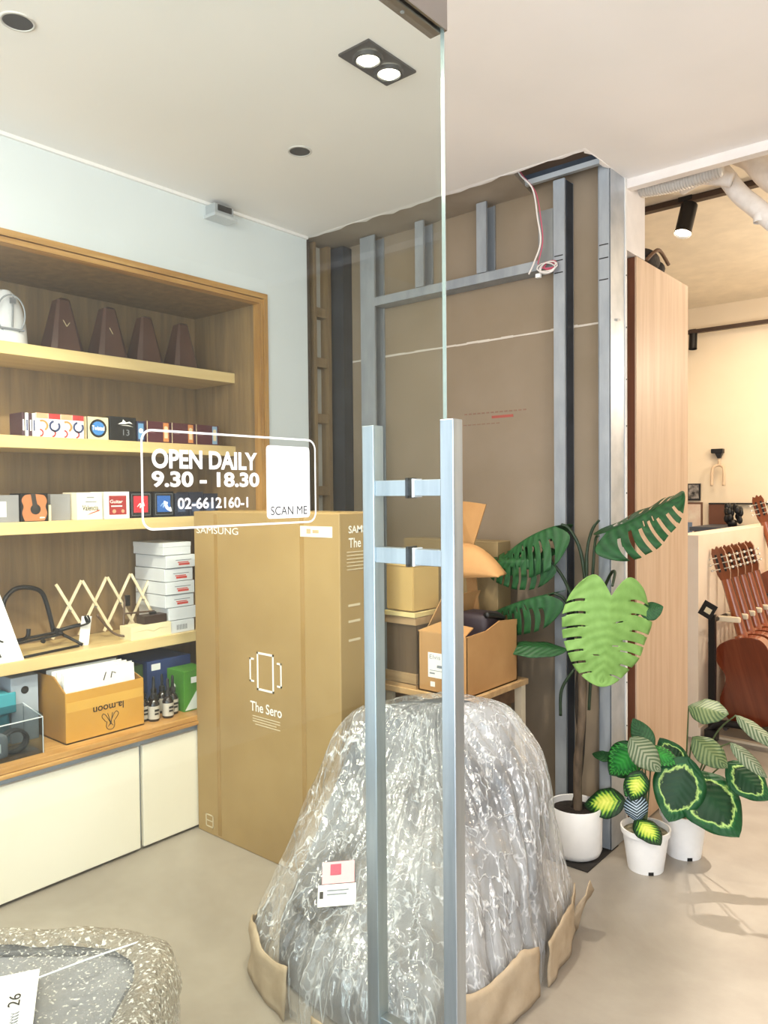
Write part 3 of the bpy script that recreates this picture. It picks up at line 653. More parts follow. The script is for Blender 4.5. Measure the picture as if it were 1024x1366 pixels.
# stack of white boxes
hb = [(0, .046, 1.885, 2.035), (.047, .046, 1.885, 2.05), (.094, .047, 1.87, 2.04), (.142, .047, 1.87, 2.04), (.19, .048, 1.868, 2.035), (.239, .047, 1.872, 2.045), (.287, .046, 1.862, 2.025)]
hl = ['bottom box of the white stack, with grey barcode', 'second white box up, mostly hidden behind the cream box', 'third white box up in the stack, red print', 'fourth white box up in the stack, red print', 'fifth white box up in the stack, red print', 'white box just under the topmost of the stack, red print', 'topmost plain white box of the stack']
for i, (z, h, y0, y1) in enumerate(hb):
    z *= 1.17; h *= 1.17; y1 -= .025
    k = .97; xo = -.002*((i*7) % 5)
    t = thing('white_box', hl[i], 'box', (-2.87, (y0+y1)/2, Z4+z), 'stack of white boxes')
    obj('carton', MB().box((-3.03, y0, Z4+z), (XS-.022+xo, y1, Z4+z+h*k), bev=.0012, seg=1), mat('white_box_card', '#dfe2e6', .55), t)
    obj('lid', MB().box((-3.031, y0-.001, Z4+z+h*.62), (XS-.0205+xo, y1+.001, Z4+z+h*k+.0005), bev=.0012, seg=1), mat('white_box_card', '#dfe2e6', .55), t) if i in (6,) else None
    xx = XS-.022+xo
    if 1 < i < 6: flat('red_print', [rect(xx, y1-.085, y1-.030, Z4+z+.010, Z4+z+.019), rect(xx, y1-.090, y1-.035, Z4+z+.021, Z4+z+.025)], M_redprint, t); flat('small_print', [rect(xx, y1-.10, y1-.02, Z4+z+.031, Z4+z+.034)], M_greyprint, t)
    if i == 0: flat('barcode', [rect(xx, y1-.09+.008*q, y1-.086+.008*q, Z4+.012, Z4+.034) for q in range(7)], M_greyprint, t)

# ------------------------------------------------------------------ bottom shelf
Z5 = .468; X5 = LX-.03
mo = thing('open_carton', 'mustard brown open carton holding white sheets, standing on the oak worktop', 'carton', (-2.75, 1.5, Z5))
y0, y1, x0, x1 = 1.345, 1.662, -2.86, X5-.02
th = .005
obj('front_wall', MB().box((x1-th, y0, Z5), (x1, y1, Z5+.185)), mat('mustard_carton', '#c9973f', .65, c2='#bf8d38', scale=5), mo)
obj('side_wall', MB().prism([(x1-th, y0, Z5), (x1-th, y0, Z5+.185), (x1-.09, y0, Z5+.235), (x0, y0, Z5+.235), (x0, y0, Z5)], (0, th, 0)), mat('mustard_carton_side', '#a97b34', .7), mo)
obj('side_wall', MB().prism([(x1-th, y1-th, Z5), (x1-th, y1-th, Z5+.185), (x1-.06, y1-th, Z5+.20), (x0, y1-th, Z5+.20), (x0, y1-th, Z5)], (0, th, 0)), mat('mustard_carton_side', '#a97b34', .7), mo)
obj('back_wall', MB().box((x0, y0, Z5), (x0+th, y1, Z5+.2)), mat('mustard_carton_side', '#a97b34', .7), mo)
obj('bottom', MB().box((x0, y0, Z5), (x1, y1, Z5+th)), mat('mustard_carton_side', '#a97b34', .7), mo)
obj('tape_band', MB().box((x1, y0+.004, Z5+.115), (x1+.0006, y1-.004, Z5+.150)), mat('tape_mustard', '#d6a750', .3), mo)
text('printed_word', 'la.moon', (x1+.001, 1.575, Z5+.115), .125, .028, (0, -1, 0), (0, 0, -1), M_blackprint, mo, .012)
em = MB()
for P_ in ([(1.49, .082), (1.50, .075), (1.515, .05), (1.520, .04)], [(1.545, .082), (1.535, .075), (1.522, .05), (1.518, .04)], [(1.508, .08), (1.516, .055), (1.52, .035)], [(1.528, .08), (1.524, .055), (1.52, .035)], [(1.505, .05), (1.502, .03), (1.512, .018), (1.528, .018), (1.536, .03), (1.534, .05)], [(1.49, .082), (1.485, .07), (1.50, .05)], [(1.545, .082), (1.553, .07), (1.538, .05)], [(1.51, .03), (1.52, .04), (1.53, .03)]):
    em.tube(crom([(x1+.001, a, Z5+b) for a, b in P_], 4), .0012, 5)
obj('hand_emblem', em, M_blackprint, mo)
sl = ['front white sheet with black sketch in the mustard carton', 'second white sheet in the mustard carton', 'third white sheet in the mustard carton', 'fourth white sheet in the mustard carton', 'last white sheet at the back of the carton']
for i in range(5):
    xx = x1-.012-.032*i; yo = .0 if i == 0 else .05*((i*3) % 4)/4
    t = thing('sheet_sleeve', sl[i], 'sheet', (xx, 1.5, Z5+th), 'white sheets in the carton')
    obj('sleeve', MB().obox((xx-.008, 1.495+yo*.3, Z5+.13), (.004, .285, .235), Matrix.Rotation(math.radians(-4), 3, 'Y')), M_white, t)
    if i == 0: obj('sketch', MB().tube([(xx+.002, 1.50, Z5+.205), (xx+.003, 1.51, Z5+.235)], .002, 5).tube([(xx+.003, 1.53, Z5+.21), (xx+.003, 1.535, Z5+.232), (xx+.003, 1.55, Z5+.225)], .002, 5), M_blackprint, t)
# clear bin with things, teal bag, ring binder at the left
tb2 = thing('plastic_bin', 'clear plastic bin on the worktop at the left edge', 'bin', (-2.7, 1.17, Z5))
CL = glass_mat('clear_acrylic', (.80, .84, .86), .06)
obj('tray', MB().box((X5-.16, 1.07, Z5+.001), (X5-.008, 1.258, Z5+.004)).box((X5-.012, 1.07, Z5+.001), (X5-.008, 1.258, Z5+.125)).box((X5-.16, 1.07, Z5+.001), (X5-.157, 1.258, Z5+.15)).box((X5-.157, 1.254, Z5+.004), (X5-.012, 1.258, Z5+.14)), CL, tb2)
obj('rim', MB().tube([(X5-.158, 1.256, Z5+.15), (X5-.01, 1.256, Z5+.127), (X5-.01, 1.07, Z5+.127)], .002, 6).tube([(X5-.01, 1.256, Z5), (X5-.01, 1.256, Z5+.125)], .002, 6), mat('acrylic_edge', '#dfe5e8', .15), tb2)
t = thing('cable_roll', 'black rolled cable inside the clear bin', 'cable', (X5-.08, 1.19, Z5+.005))
obj('coil', MB().tube([(X5-.08+.012*math.sin(i*.37), 1.185+.045*math.cos(i*.45), Z5+.045+.038*math.sin(i*.45)) for i in range(60)], .006, 6), M_black, t, smooth=True)
t = thing('grey_pouch', 'grey pouch lying in the clear bin', 'pouch', (X5-.1, 1.13, Z5+.005))
obj('pouch', MB().box((X5-.15, 1.08, Z5+.005), (X5-.03, 1.15, Z5+.085), bev=.015), mat('grey_fabric', '#6f7479', .8), t, smooth=True)
obj('pouch_label', MB().box((X5-.0295, 1.09, Z5+.03), (X5-.0285, 1.12, Z5+.06)), M_white, t)
t = thing('teal_bag', 'teal cloth bag behind the clear bin', 'bag', (X5-.22, 1.15, Z5))
obj('bag', MB().box((X5-.26, 1.02, Z5), (X5-.17, 1.22, Z5+.20), bev=.02), mat('teal_cloth', '#2f7f8b', .8, c2='#27707b', scale=12, bump=.3), t, smooth=True)
obj('flap', MB().box((X5-.172, 1.03, Z5+.12), (X5-.164, 1.235, Z5+.195), bev=.004), mat('teal_cloth_light', '#3c97a3', .8), t)
t = thing('ring_binder', 'grey ring binder with black finger hole behind the teal bag', 'binder', (X5-.3, 1.29, Z5))
obj('spine', MB().box((X5-.39, 1.225, Z5), (X5-.185, 1.325, Z5+.24), bev=.002), mat('binder_grey', '#aab4bf', .5), t)
obj('finger_hole', MB().cyl((X5-.186, 1.275, Z5+.19), (X5-.1835, 1.275, Z5+.19), .014), M_black, t)
t = thing('blue_folder', 'dusty blue folder at the far left of the worktop', 'folder', (X5-.32, 1.1, Z5))
obj('folder', MB().box((X5-.40, .95, Z5), (X5-.27, 1.215, Z5+.25), bev=.004), mat('dusty_blue', '#6d8099', .6), t)
obj('clasp', MB().box((X5-.2695, 1.15, Z5+.1), (X5-.266, 1.19, Z5+.14)), M_steel, t)
# bottles
M_amber = mat('dark_amber_glass', '#1d120c', .12, coat=.5); M_lab = mat('bottle_label', '#bdb6a8', .5)
bt = thing('oil_bottle', '', 'bottle', (0, 0, 0), 'small dark bottles')
obj('bottle', MB().lathe([(0, 0), (.0165, 0), (.0175, .003), (.0175, .055), (.012, .066), (.008, .070), (.008, .074), (0, .074)], n=18), M_amber, bt, smooth=40)
obj('dropper_cap', MB().lathe([(0, .074), (.0095, .074), (.0095, .088), (.005, .092), (.0045, .125), (.002, .13), (0, .13)], n=14), M_black, bt, smooth=40)
obj('label', MB().lathe([(.0177, .008), (.0177, .05)], n=18), M_lab, bt, smooth=True)
obj('label_print', MB().box((.0176, -.008, .022), (.0182, .006, .028)).box((.0176, -.008, .033), (.0182, .008, .040)), M_blackprint, bt)
bl = ['small dark dropper bottle standing nearest the mustard carton', 'small dark dropper bottle in the front row, second from the carton', 'small dark dropper bottle at the front middle of the bottle group', 'small dark dropper bottle in the front row beside the green box', 'back row bottle behind the front pair near the carton', 'back row bottle in the middle of the bottle group', 'back row bottle nearest the green box']
for i, (x, y) in enumerate(((-2.70, 1.690), (-2.668, 1.718), (-2.662, 1.780), (-2.695, 1.825), (-2.745, 1.712), (-2.735, 1.762), (-2.745, 1.808))):
    o = bt if i == 0 else copy_tree(bt); o.location = (x, y, Z5); o.scale = (1.28, 1.28, 1.22); o['label'] = bl[i]
t = thing('green_box', 'green carton with white logo standing behind the bottles', 'box', (-2.75, 1.87, Z5))
obj('carton', MB().box((-2.785, 1.860, Z5), (-2.665, 1.985, Z5+.168), bev=.001), mat('green_carton', '#4c8a2c', .5, c2='#427d25', scale=4), t)
obj('tag', MB().box((-2.6652, 1.895, Z5+.115), (-2.6645, 1.935, Z5+.14)), M_white, t)
obj('white_corner', MB().prism([(-2.665, 1.864, Z5+.005), (-2.665, 1.93, Z5+.005), (-2.665, 1.93, Z5+.09)], (.0006, 0, 0)), mat('pale_print', '#dfe8df', .5), t)
obj('round_logo', MB().cyl((-2.735, 1.8605, Z5+.10), (-2.735, 1.8592, Z5+.10), .011), M_whiteprint, t)
t = thing('blue_box', 'dark blue carton with white tag behind the bottles', 'box', (-2.93, 1.8, Z5))
obj('carton', MB().box((-3.03, 1.775, Z5), (-2.80, 1.99, Z5+.205), bev=.001), mat('blue_carton', '#263a6b', .5), t)
obj('tag', MB().box((-2.8002, 1.795, Z5+.165), (-2.7995, 1.838, Z5+.192)), M_white, t)
t = thing('dark_green_box', 'dark green carton between mustard carton and blue carton', 'box', (-2.93, 1.69, Z5))
obj('carton', MB().box((-3.03, 1.668, Z5), (-2.82, 1.768, Z5+.195), bev=.001), mat('dark_green_carton', '#2c4a1e', .5), t)
obj('tag', MB().box((-2.8202, 1.72, Z5+.13), (-2.8195, 1.75, Z5+.16)), M_greyprint, t)

# ------------------------------------------------------------------ big flat screen carton
BX0, BX1, BY0, BY1, BH = -2.592, -1.778, 1.868, 2.10, 1.302
tv = thing('screen_carton', 'tall brown screen carton with white print standing before the shelves', 'carton', ((BX0+BX1)/2, (BY0+BY1)/2, 0))
obj('carton', MB().box((BX0, BY0, 0), (BX1, BY1, BH), bev=.004), M_card, tv)
obj('top_seam', MB().box((BX0+.01, (BY0+BY1)/2-.03, BH), (BX1-.01, (BY0+BY1)/2+.03, BH+.0006)), mat('packing_tape', '#b9985f', .2), tv)
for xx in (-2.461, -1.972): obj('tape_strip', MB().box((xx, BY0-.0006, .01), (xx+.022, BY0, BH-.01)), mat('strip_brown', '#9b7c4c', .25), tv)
fy = BY0-.0012
def onbox(px0, px1, z0, z1): return (px0, fy, z0), px1-px0, z1-z0
text('printed_word', 'SAMSUNG', (-2.572, fy, 1.214), .262, .026, *FX['Y-'], M_whiteprint, tv, .0)
ic = MB()
def fline(a, b, w_=.008): 
    a, b = Vector(a), Vector(b); lo = (min(a.x, b.x)-w_/2, fy, min(a.y, b.y)-w_/2); hi = (max(a.x, b.x)+w_/2, fy+.0008, max(a.y, b.y)+w_/2); ic.box(lo, hi)
ix, iz = -2.164, .706
wI, hI = .043, .068
for a, b in (((-wI, -hI), (wI, -hI)), ((-wI, hI), (wI, hI)), ((-wI, -hI), (-wI, hI)), ((wI, -hI), (wI, hI))): fline((ix+a[0], iz+a[1]), (ix+b[0], iz+b[1]))
for s in (-1, 1):
    fline((ix+s*.086, iz-.042), (ix+s*.086, iz+.042), .007); fline((ix+s*.086, iz-.042), (ix+s*.068, iz-.042), .007); fline((ix+s*.086, iz+.042), (ix+s*.068, iz+.042), .007)
obj('rotating_screen_symbol', ic, M_whiteprint, tv)
text('printed_word', 'The Sero', (ix-.088, fy, .550), .176, .038, *FX['Y-'], M_whiteprint, tv, .012)
sp = MB()
for i in range(4):
    z = .531-i*.010; sp.box((ix-.075+.015*(i == 3), fy, z), (ix+.078-.02*(i == 2), fy+.0006, z+.003))
obj('small_print', sp, mat('pale_print_faded', '#d6c7a8', .6), tv)
fi = MB().box((-2.540, fy, .028), (-2.534, fy+.0006, .080)).box((-2.496, fy, .028), (-2.490, fy+.0006, .080)).box((-2.540, fy, .028), (-2.490, fy+.0006, .033)).box((-2.540, fy, .052), (-2.490, fy+.0006, .056)).box((-2.540, fy, .075), (-2.490, fy+.0006, .080))
obj('handling_symbol', fi, mat('pale_print_faded', '#d6c7a8', .6), tv)
obj('shipping_label', MB().box((-1.968, fy, 1.218), (-1.810, fy+.0006, 1.256)), mat('label_cream', '#ece0c8', .6), tv)
obj('label_print', MB().box((-1.935, fy-.0005, 1.230), (-1.915, fy, 1.246)).box((-1.905, fy-.0005, 1.232), (-1.875, fy, 1.243)), M_peach, tv)
sx = BX1+.0006
text('printed_word', 'SAMSUNG', (sx, BY0+.045, 1.232), .172, .026, *FX['X+'], M_whiteprint, tv, .02)
text('printed_word', 'The Sero', (sx, BY0+.045, 1.182), .15, .034, *FX['X+'], M_whiteprint, tv, .01)
sp = MB()
for i in range(6): sp.box((sx, BY0+.035, 1.166-i*.012), (sx+.0005, BY0+.16-.02*(i % 3), 1.169-i*.012))
for z in (.98, .925, .86): sp.box((sx, BY0+.04, z), (sx+.0005, BY0+.10, z+.008))
obj('small_print', sp, mat('pale_print_faded', '#d6c7a8', .6), tv)

# ------------------------------------------------------------------ table with cartons at the stripped wall
tbx0, tbx1, tby0, tby1, TZ = -1.86, -1.475, 2.185, 2.60, .648
wt = thing('side_table', 'small wooden table under the open cartons', 'table', ((tbx0+tbx1)/2, 2.4, 0))
M_tw = wood('table_wood', '#c9a779', '#b9966a', '#a58358', 'X', .5, 0, .7)
obj('tabletop', MB().box((tbx0, tby0, TZ-.022), (tbx1, tby1, TZ), bev=.002), M_tw, wt)
obj('apron', MB().box((tbx0+.03, tby0+.03, TZ-.09), (tbx1-.035, tby1-.03, TZ-.022)), wood('table_wood_dark', '#6c5038', '#5d442f', '#4c3625', 'X', .6, 0, .7), wt)
for a in (tbx0+.005, tbx1-.035):
    for b in (tby0+.01, tby1-.045): obj('leg', MB().box((a, b, 0), (a+.03, b+.03, TZ-.022)), mat('table_leg_cream', '#d9cbb0', .5), wt)
obj('lower_shelf', MB().box((tbx0+.03, tby0+.04, .30), (tbx1-.03, tby1-.04, .32)), wood('table_wood_dark', '#6c5038', '#5d442f', '#4c3625', 'X', .6, 0, .7), wt)
oc = thing('open_carton', 'open brown carton with white address label and raised flaps', 'carton', (-1.6, 2.37, TZ))
cx0, cx1, cy0, cy1, CT = -1.703, -1.492, 2.200, 2.545, TZ+.215
obj('front_wall', MB().box((cx0, cy0, TZ), (cx1, cy0+.005, CT)), M_card2, oc)
obj('right_wall', MB().prism([(cx1, cy0, TZ), (cx1, cy1, TZ), (cx1, cy1, CT+.02), (cx1, 2.42, CT+.03), (cx1, 2.33, CT+.005), (cx1, cy0, CT)], (-.005, 0, 0)), M_card2, oc)
obj('left_wall', MB().box((cx0, cy0, TZ), (cx0+.005, cy1, CT)), M_card2, oc)
obj('back_wall', MB().box((cx0, cy1-.005, TZ), (cx1, cy1, CT)), M_cardin, oc)
obj('bottom', MB().box((cx0, cy0, TZ), (cx1, cy1, TZ+.005)), M_cardin, oc)
def sheet(name, pts, n, m, t): obj(name, MB().prism(pts, n), m, t)
sheet('flap', [(cx0, cy0, CT), (cx1-.005, cy0, CT), (cx1-.02, cy0+.075, CT+.018), (cx0+.05, cy0+.08, CT+.028)], (0, .001, .004), M_card2, oc)
sheet('flap', [(cx0-.001, cy0+.05, CT), (cx0-.001, cy1, CT), (cx0+.05, cy1-.01, CT+.12), (cx0+.05, cy0+.08, CT+.12)], (.004, 0, 0), M_card2, oc)
fl = MB(); top_ = crom([(-1.705, 1.168), (-1.647, 1.167), (-1.600, 1.150), (-1.545, 1.115), (-1.492, 1.060)] and [(-1.705, 0, 1.172), (-1.647, 0, 1.167), (-1.600, 0, 1.152), (-1.545, 0, 1.115), (-1.492, 0, 1.062)], 5)
rows = []
for i in range(6):
    k = i/5; rows.append([V3 for V3 in [Vector((p.x, 2.47-.055*k-.02*math.sin(PI*k), p.z*(1-k)+(1.043+.012*min(1, max(0, (p.x+1.645)/.15)))*k)) for p in top_]])
fl.loft(rows, close=False)
obj('flap', fl, M_card2, oc, smooth=True, solid=.005)
sheet('flap', [(-1.698, 2.535, CT), (-1.655, 2.535, CT), (-1.650, 2.485, 1.16), (-1.578, 2.465, 1.322), (-1.650, 2.465, 1.331), (-1.712, 2.47, 1.335)], (0, .006, 0), M_card2, oc)
al = obj('address_label', MB().box((cx0+.045, cy0-.0008, TZ+.055), (cx1-.02, cy0, TZ+.145)), M_label, oc)
text('label_script', 'Elvis', (cx0+.052, cy0-.0012, TZ+.122), .048, .016, *FX['Y-'], M_greyprint, al)
obj('label_print', MB().box((cx0+.085, cy0-.0013, TZ+.092), (cx1-.02, cy0-.0008, TZ+.102)).box((cx0+.052, cy0-.0013, TZ+.068), (cx0+.075, cy0-.0008, TZ+.073)).box((cx0+.052, cy0-.0013, TZ+.08), (cx1-.03, cy0-.0008, TZ+.082)), M_greyprint, al)
obj('handling_mark', MB().box((cx0+.055, cy0-.0008, TZ+.022), (cx0+.075, cy0, TZ+.04)), M_label, oc)
dk = thing('dark_object', 'dark plum wrapped thing inside the open carton', 'packing', (-1.56, 2.42, TZ+.006))
obj('wrap', MB().box((-1.66, 2.36, TZ+.006), (-1.515, 2.49, TZ+.27), bev=.02), mat('plum_black', '#2b2026', .6), dk, smooth=True)
obj('fold', MB().tube(crom([(-1.52, 2.37, TZ+.27), (-1.515, 2.42, TZ+.262), (-1.515, 2.48, TZ+.245)], 5), .012, 8), M_black, dk, smooth=True)
cr = thing('wooden_crate', 'dark wood crate with pale trim beside the labelled carton', 'crate', (-1.78, 2.3, TZ))
obj('body', MB().box((-1.852, 2.20, TZ+.055), (-1.712, 2.40, TZ+.235)), wood('crate_dark', '#6a5642', '#5a4835', '#4a3a2a', 'Z', .6, 0, .5), cr)
obj('bottom_rail', MB().box((-1.856, 2.192, TZ), (-1.709, 2.41, TZ+.014)), M_tw, cr)
obj('bottom_rail', MB().box((-1.856, 2.194, TZ+.018), (-1.709, 2.41, TZ+.055)), wood('crate_rail', '#b39571', '#a58863', '#927652', 'X', .6, 0, .7), cr)
obj('top_rail', MB().box((-1.856, 2.194, TZ+.235), (-1.709, 2.41, TZ+.262)), wood('crate_rail', '#b39571', '#a58863', '#927652', 'X', .6, 0, .7), cr)
obj('lid', MB().box((-1.856, 2.190, TZ+.264), (-1.709, 2.41, TZ+.280)), mat('cream_board', '#dbc78d', .6), cr)
c3 = thing('small_carton', 'small tan carton on top of the wooden crate', 'carton', (-1.78, 2.3, TZ+.28))
obj('carton', MB().obox((-1.785, 2.275, TZ+.367), (.135, .15, .165), Matrix.Rotation(math.radians(-3), 3, 'Z'), bev=.003), mat('tan_carton_pale', '#c4a367', .7), c3)
obj('top_flap', MB().obox((-1.785, 2.275, TZ+.4515), (.136, .151, .003), Matrix.Rotation(math.radians(-3), 3, 'Z')), mat('tan_carton_flap', '#cdae74', .7), c3)
c4 = thing('tall_carton', 'tall dull brown carton standing behind the table against the boards', 'carton', (-1.95, 2.7, 0))
obj('carton', MB().box((-2.10, 2.615, .005), (-1.62, 2.715, 1.17), bev=.003), mat('dull_carton', '#8f7a55', .75, c2='#84704c', scale=4), c4)
obj('tape', MB().box((-1.87, 2.6142, .01), (-1.85, 2.615, 1.165)), mat('packing_tape', '#b9985f', .2), c4)

# ------------------------------------------------------------------ door
glx = -.85
gd = thing('glass_door', 'frameless clear glass door with steel pull handles and white opening hours sticker', 'door', (glx, .8, 0))
obj('glass_pane', MB().box((glx-.004, .345, .012), (glx+.004, 1.1865, 2.29)), GLASS, gd)
obj('pane_edge', MB().box((glx-.004, 1.1866, .012), (glx+.004, 1.188, 2.29)), M_edge, gd)
pf = obj('patch_fitting', MB().box((glx-.030, 1.020, 2.232), (glx-.0042, 1.190, 2.31), bev=.0015).box((glx+.0042, 1.020, 2.232), (glx+.010, 1.190, 2.31), bev=.001).box((glx-.0042, 1.1885, 2.232), (glx+.0042, 1.190, 2.31)), mat('patch_steel', '#a9a39f', .25, .9), gd)
obj('screw', MB().cyl((glx-.018, 1.09, 2.2322), (glx-.018, 1.09, 2.231), .004), M_steel, pf)
pf2 = obj('patch_fitting', MB().box((glx-.026, 1.030, .008), (glx+.026, 1.190, .055), bev=.0015), mat('patch_steel', '#a9a39f', .25, .9), gd)
def post(x0): return MB().box((x0, 1.075, .12), (x0+.0285, 1.1035, 1.496), bev=.0015)
ph = obj('pull_handle', post(-.7815), M_brush, gd, label='stainless square pull handle on the near side of the glass')
ph2 = obj('pull_handle', post(-.9620), M_brush, gd, label='stainless square pull handle on the far side of the glass')
for z in (1.378, 1.254, .36, .24):
    obj('connector', MB().box((glx+.009, 1.079, z-.0145), (-.7815, 1.100, z+.0145), bev=.001), M_brush, ph)
    obj('connector', MB().box((-.9335, 1.079, z-.0145), (glx-.010, 1.100, z+.0145), bev=.001), M_brush, ph2)
    obj('washer', MB().box((glx+.0042, 1.0775, z-.0165), (glx+.009, 1.1015, z+.0165)), mat('clear_washer', '#d9e1e6', .2), ph)
    obj('gasket', MB().box((glx-.010, 1.0765, z-.0185), (glx-.0042, 1.1025, z+.0185)), M_black, ph2)
# sticker
sk_x = glx+.0046
outer = rrect(.305, .128, .016); inner = rrect(.305-.0056, .128-.0056, .0135)
inn = [(a+.0028, b+.0028) for a, b in inner]
sy, sz = .532, 1.325
sm = MB(); P0 = [sm.b.verts.new((sk_x, sy+a, sz+b)) for a, b in outer]; P1 = [sm.b.verts.new((sk_x, sy+a, sz+b)) for a, b in inn]
for i in range(len(P0)):
    j = (i+1) % len(P0); sm.b.faces.new((P0[i], P0[j], P1[j], P1[i]))
stk = obj('sticker', sm, M_vinyl, gd, fixn=False)
XY = FX['X+']
text('lettering', 'OPEN DAILY', (sk_x, .5475, 1.4035), .172, .0252, *XY, M_vinyl, stk, .034)
text('lettering', '9.30 - 18.30', (sk_x, .5470, 1.3795), .176, .0208, *XY, M_vinyl, stk, .034)
text('lettering', '02-6612160-1', (sk_x, .585, 1.3510), .117, .0150, *XY, M_vinyl, stk, .022)
phn = MB(); ph_pts = [(.5735+.0065*math.cos(math.radians(a)), 1.3588+.0075*math.sin(math.radians(a))) for a in range(160, 300, 14)]
rr_ = [.0030 if i in (0, 1, len(ph_pts)-2, len(ph_pts)-1) else .0021 for i in range(len(ph_pts))]
L_ = []; R_ = []
for i, (a, b) in enumerate(ph_pts):
    d = Vector((a-.5735, b-1.3588)); d.normalize(); L_.append((sk_x, a+d.x*rr_[i], b+d.y*rr_[i])); R_.append((sk_x, a-d.x*rr_[i], b-d.y*rr_[i]))
phn.poly(L_+R_[::-1]); obj('telephone_symbol', phn, M_vinyl, stk, fixn=False)
card = rrect(.087, .107, .006)
cdm = MB(); cdm.poly([(sk_x, .7365+a, 1.3335+b) for a, b in card]); cdo = obj('white_card', cdm, M_vinyl, stk, fixn=False)
text('lettering', 'SCAN ME', (sk_x+.0004, .7440, 1.3385), .073, .0128, *XY, mat('charcoal_print', '#34373c', .6), cdo, 0)
fx = thing('glass_panel', 'fixed clear glass panel left of the door, at the left edge', 'glass panel', (glx, -.3, 0))
obj('glass_pane', MB().box((glx-.004, -1.2, .0), (glx+.004, .340, 2.29)), glass_mat('fixed_glass', (.90, .93, .95), .12), fx)
obj('pane_edge', MB().box((glx-.004, .3402, 0), (glx+.004, .3415, 2.29)), M_edge, fx)

# ------------------------------------------------------------------ wrapped furniture
def ringp(ctrl, z, n=12): return [Vector((p.x, p.y, z)) for p in crom([(a, b, 0) for a, b in ctrl], n, True)]
LV = [  # L, FL, F, FR, R, BR, B, BL
 (.00, [(-1.70, 1.44), (-1.36, 1.335), (-1.11, 1.40), (-1.035, 1.74), (-1.075, 2.10), (-1.20, 2.21), (-1.48, 2.15), (-1.76, 1.83)]),
 (.12, [(-1.71, 1.46), (-1.36, 1.345), (-1.11, 1.42), (-1.040, 1.75), (-1.08, 2.10), (-1.20, 2.21), (-1.48, 2.15), (-1.76, 1.83)]),
 (.20, [(-1.71, 1.52), (-1.39, 1.40), (-1.15, 1.47), (-1.070, 1.77), (-1.10, 2.09), (-1.20, 2.20), (-1.48, 2.15), (-1.75, 1.83)]),
 (.32, [(-1.71, 1.61), (-1.44, 1.54), (-1.24, 1.60), (-1.115, 1.82), (-1.12, 2.08), (-1.21, 2.19), (-1.48, 2.15), (-1.74, 1.84)]),
 (.44, [(-1.70, 1.68), (-1.50, 1.66), (-1.33, 1.74), (-1.17, 1.90), (-1.14, 2.07), (-1.22, 2.18), (-1.48, 2.145), (-1.72, 1.85)]),
 (.54, [(-1.685, 1.73), (-1.54, 1.745), (-1.39, 1.83), (-1.23, 1.95), (-1.17, 2.07), (-1.24, 2.165), (-1.48, 2.14), (-1.70, 1.87)]),
 (.62, [(-1.665, 1.77), (-1.56, 1.80), (-1.43, 1.88), (-1.29, 1.985), (-1.23, 2.06), (-1.28, 2.14), (-1.48, 2.13), (-1.67, 1.89)]),
 (.675, [(-1.63, 1.81), (-1.56, 1.84), (-1.45, 1.92), (-1.33, 2.01), (-1.28, 2.06), (-1.31, 2.11), (-1.48, 2.11), (-1.62, 1.91)]),
 (.695, [(-1.58, 1.86), (-1.54, 1.88), (-1.45, 1.95), (-1.36, 2.02), (-1.33, 2.06), (-1.35, 2.08), (-1.48, 2.08), (-1.57, 1.92)])]
def chair_rings(nz=6, n=14, inset=0, zmax=9, jitter=0, zs=1, zfloor=0):
    cols = []
    for k in range(8): cols.append(crom([(c[k][0], c[k][1], z*zs) for z, c in LV], nz))
    out = []
    for i in range(len(cols[0])):
        R_ = crom([cols[k][i] for k in range(8)], n, True)
        c = sum(R_, Vector())/len(R_); q = []
        for p in R_:
            d = (p-c); d.z = 0; L = d.length; p2 = p-d.normalized()*min(inset, L*.6)
            if jitter:
                ang = math.atan2(d.y, d.x)
                a = noise.noise(Vector((ang*5.5, p.z*1.6, 3.1)))*.020+(.5-abs(noise.noise(Vector((ang*11+p.z*1.5, p.z*2.2, 7.7)))))*.022+(.5-abs(noise.noise(Vector((ang*24-p.z*2, p.z*3.5, 1.7)))))*.010+noise.noise(p*9)*.005
                k_ = jitter*min(1, (p.z+.03)/.15); p2 = p2+d.normalized()*a*k_+Vector((0, 0, noise.noise(p*9)*.008*jitter if p.z > .1 else 0))
            p2.z = max(p2.z, zfloor); q.append(p2)
        out.append(q)
    return out
ch = thing('wrapped_armchair', 'grey armchair wrapped in clear plastic film with kraft paper edge guards', 'armchair', (-1.4, 1.8, 0))
M_fab = mat('grey_upholstery', '#565a5f', .85, c2='#4b4e53', scale=5, bump=.2, bscale=60)
seat = MB(); R_ = chair_rings(4, 10, .05, zfloor=.012)
seat.loft([r for r in R_ if r[0].z < .17], cap0=True, cap1=True); obj('seat_base', seat, mat('grey_upholstery_dark', '#63656a', .85, scale=5), ch, smooth=60)
bk_ = MB(); rr2 = [r for r in R_ if r[0].z >= .16]; bk_.loft(rr2, cap1=True, cap0=True); obj('backrest', bk_, M_fab, ch, smooth=True)
obj('seat_seam', MB().tube(crom([(-1.60, 1.72, .30), (-1.42, 1.62, .285), (-1.24, 1.72, .285), (-1.17, 1.92, .30)], 10), .012, 8), mat('seam_dark', '#3a3a3d', .8), ch, smooth=True)
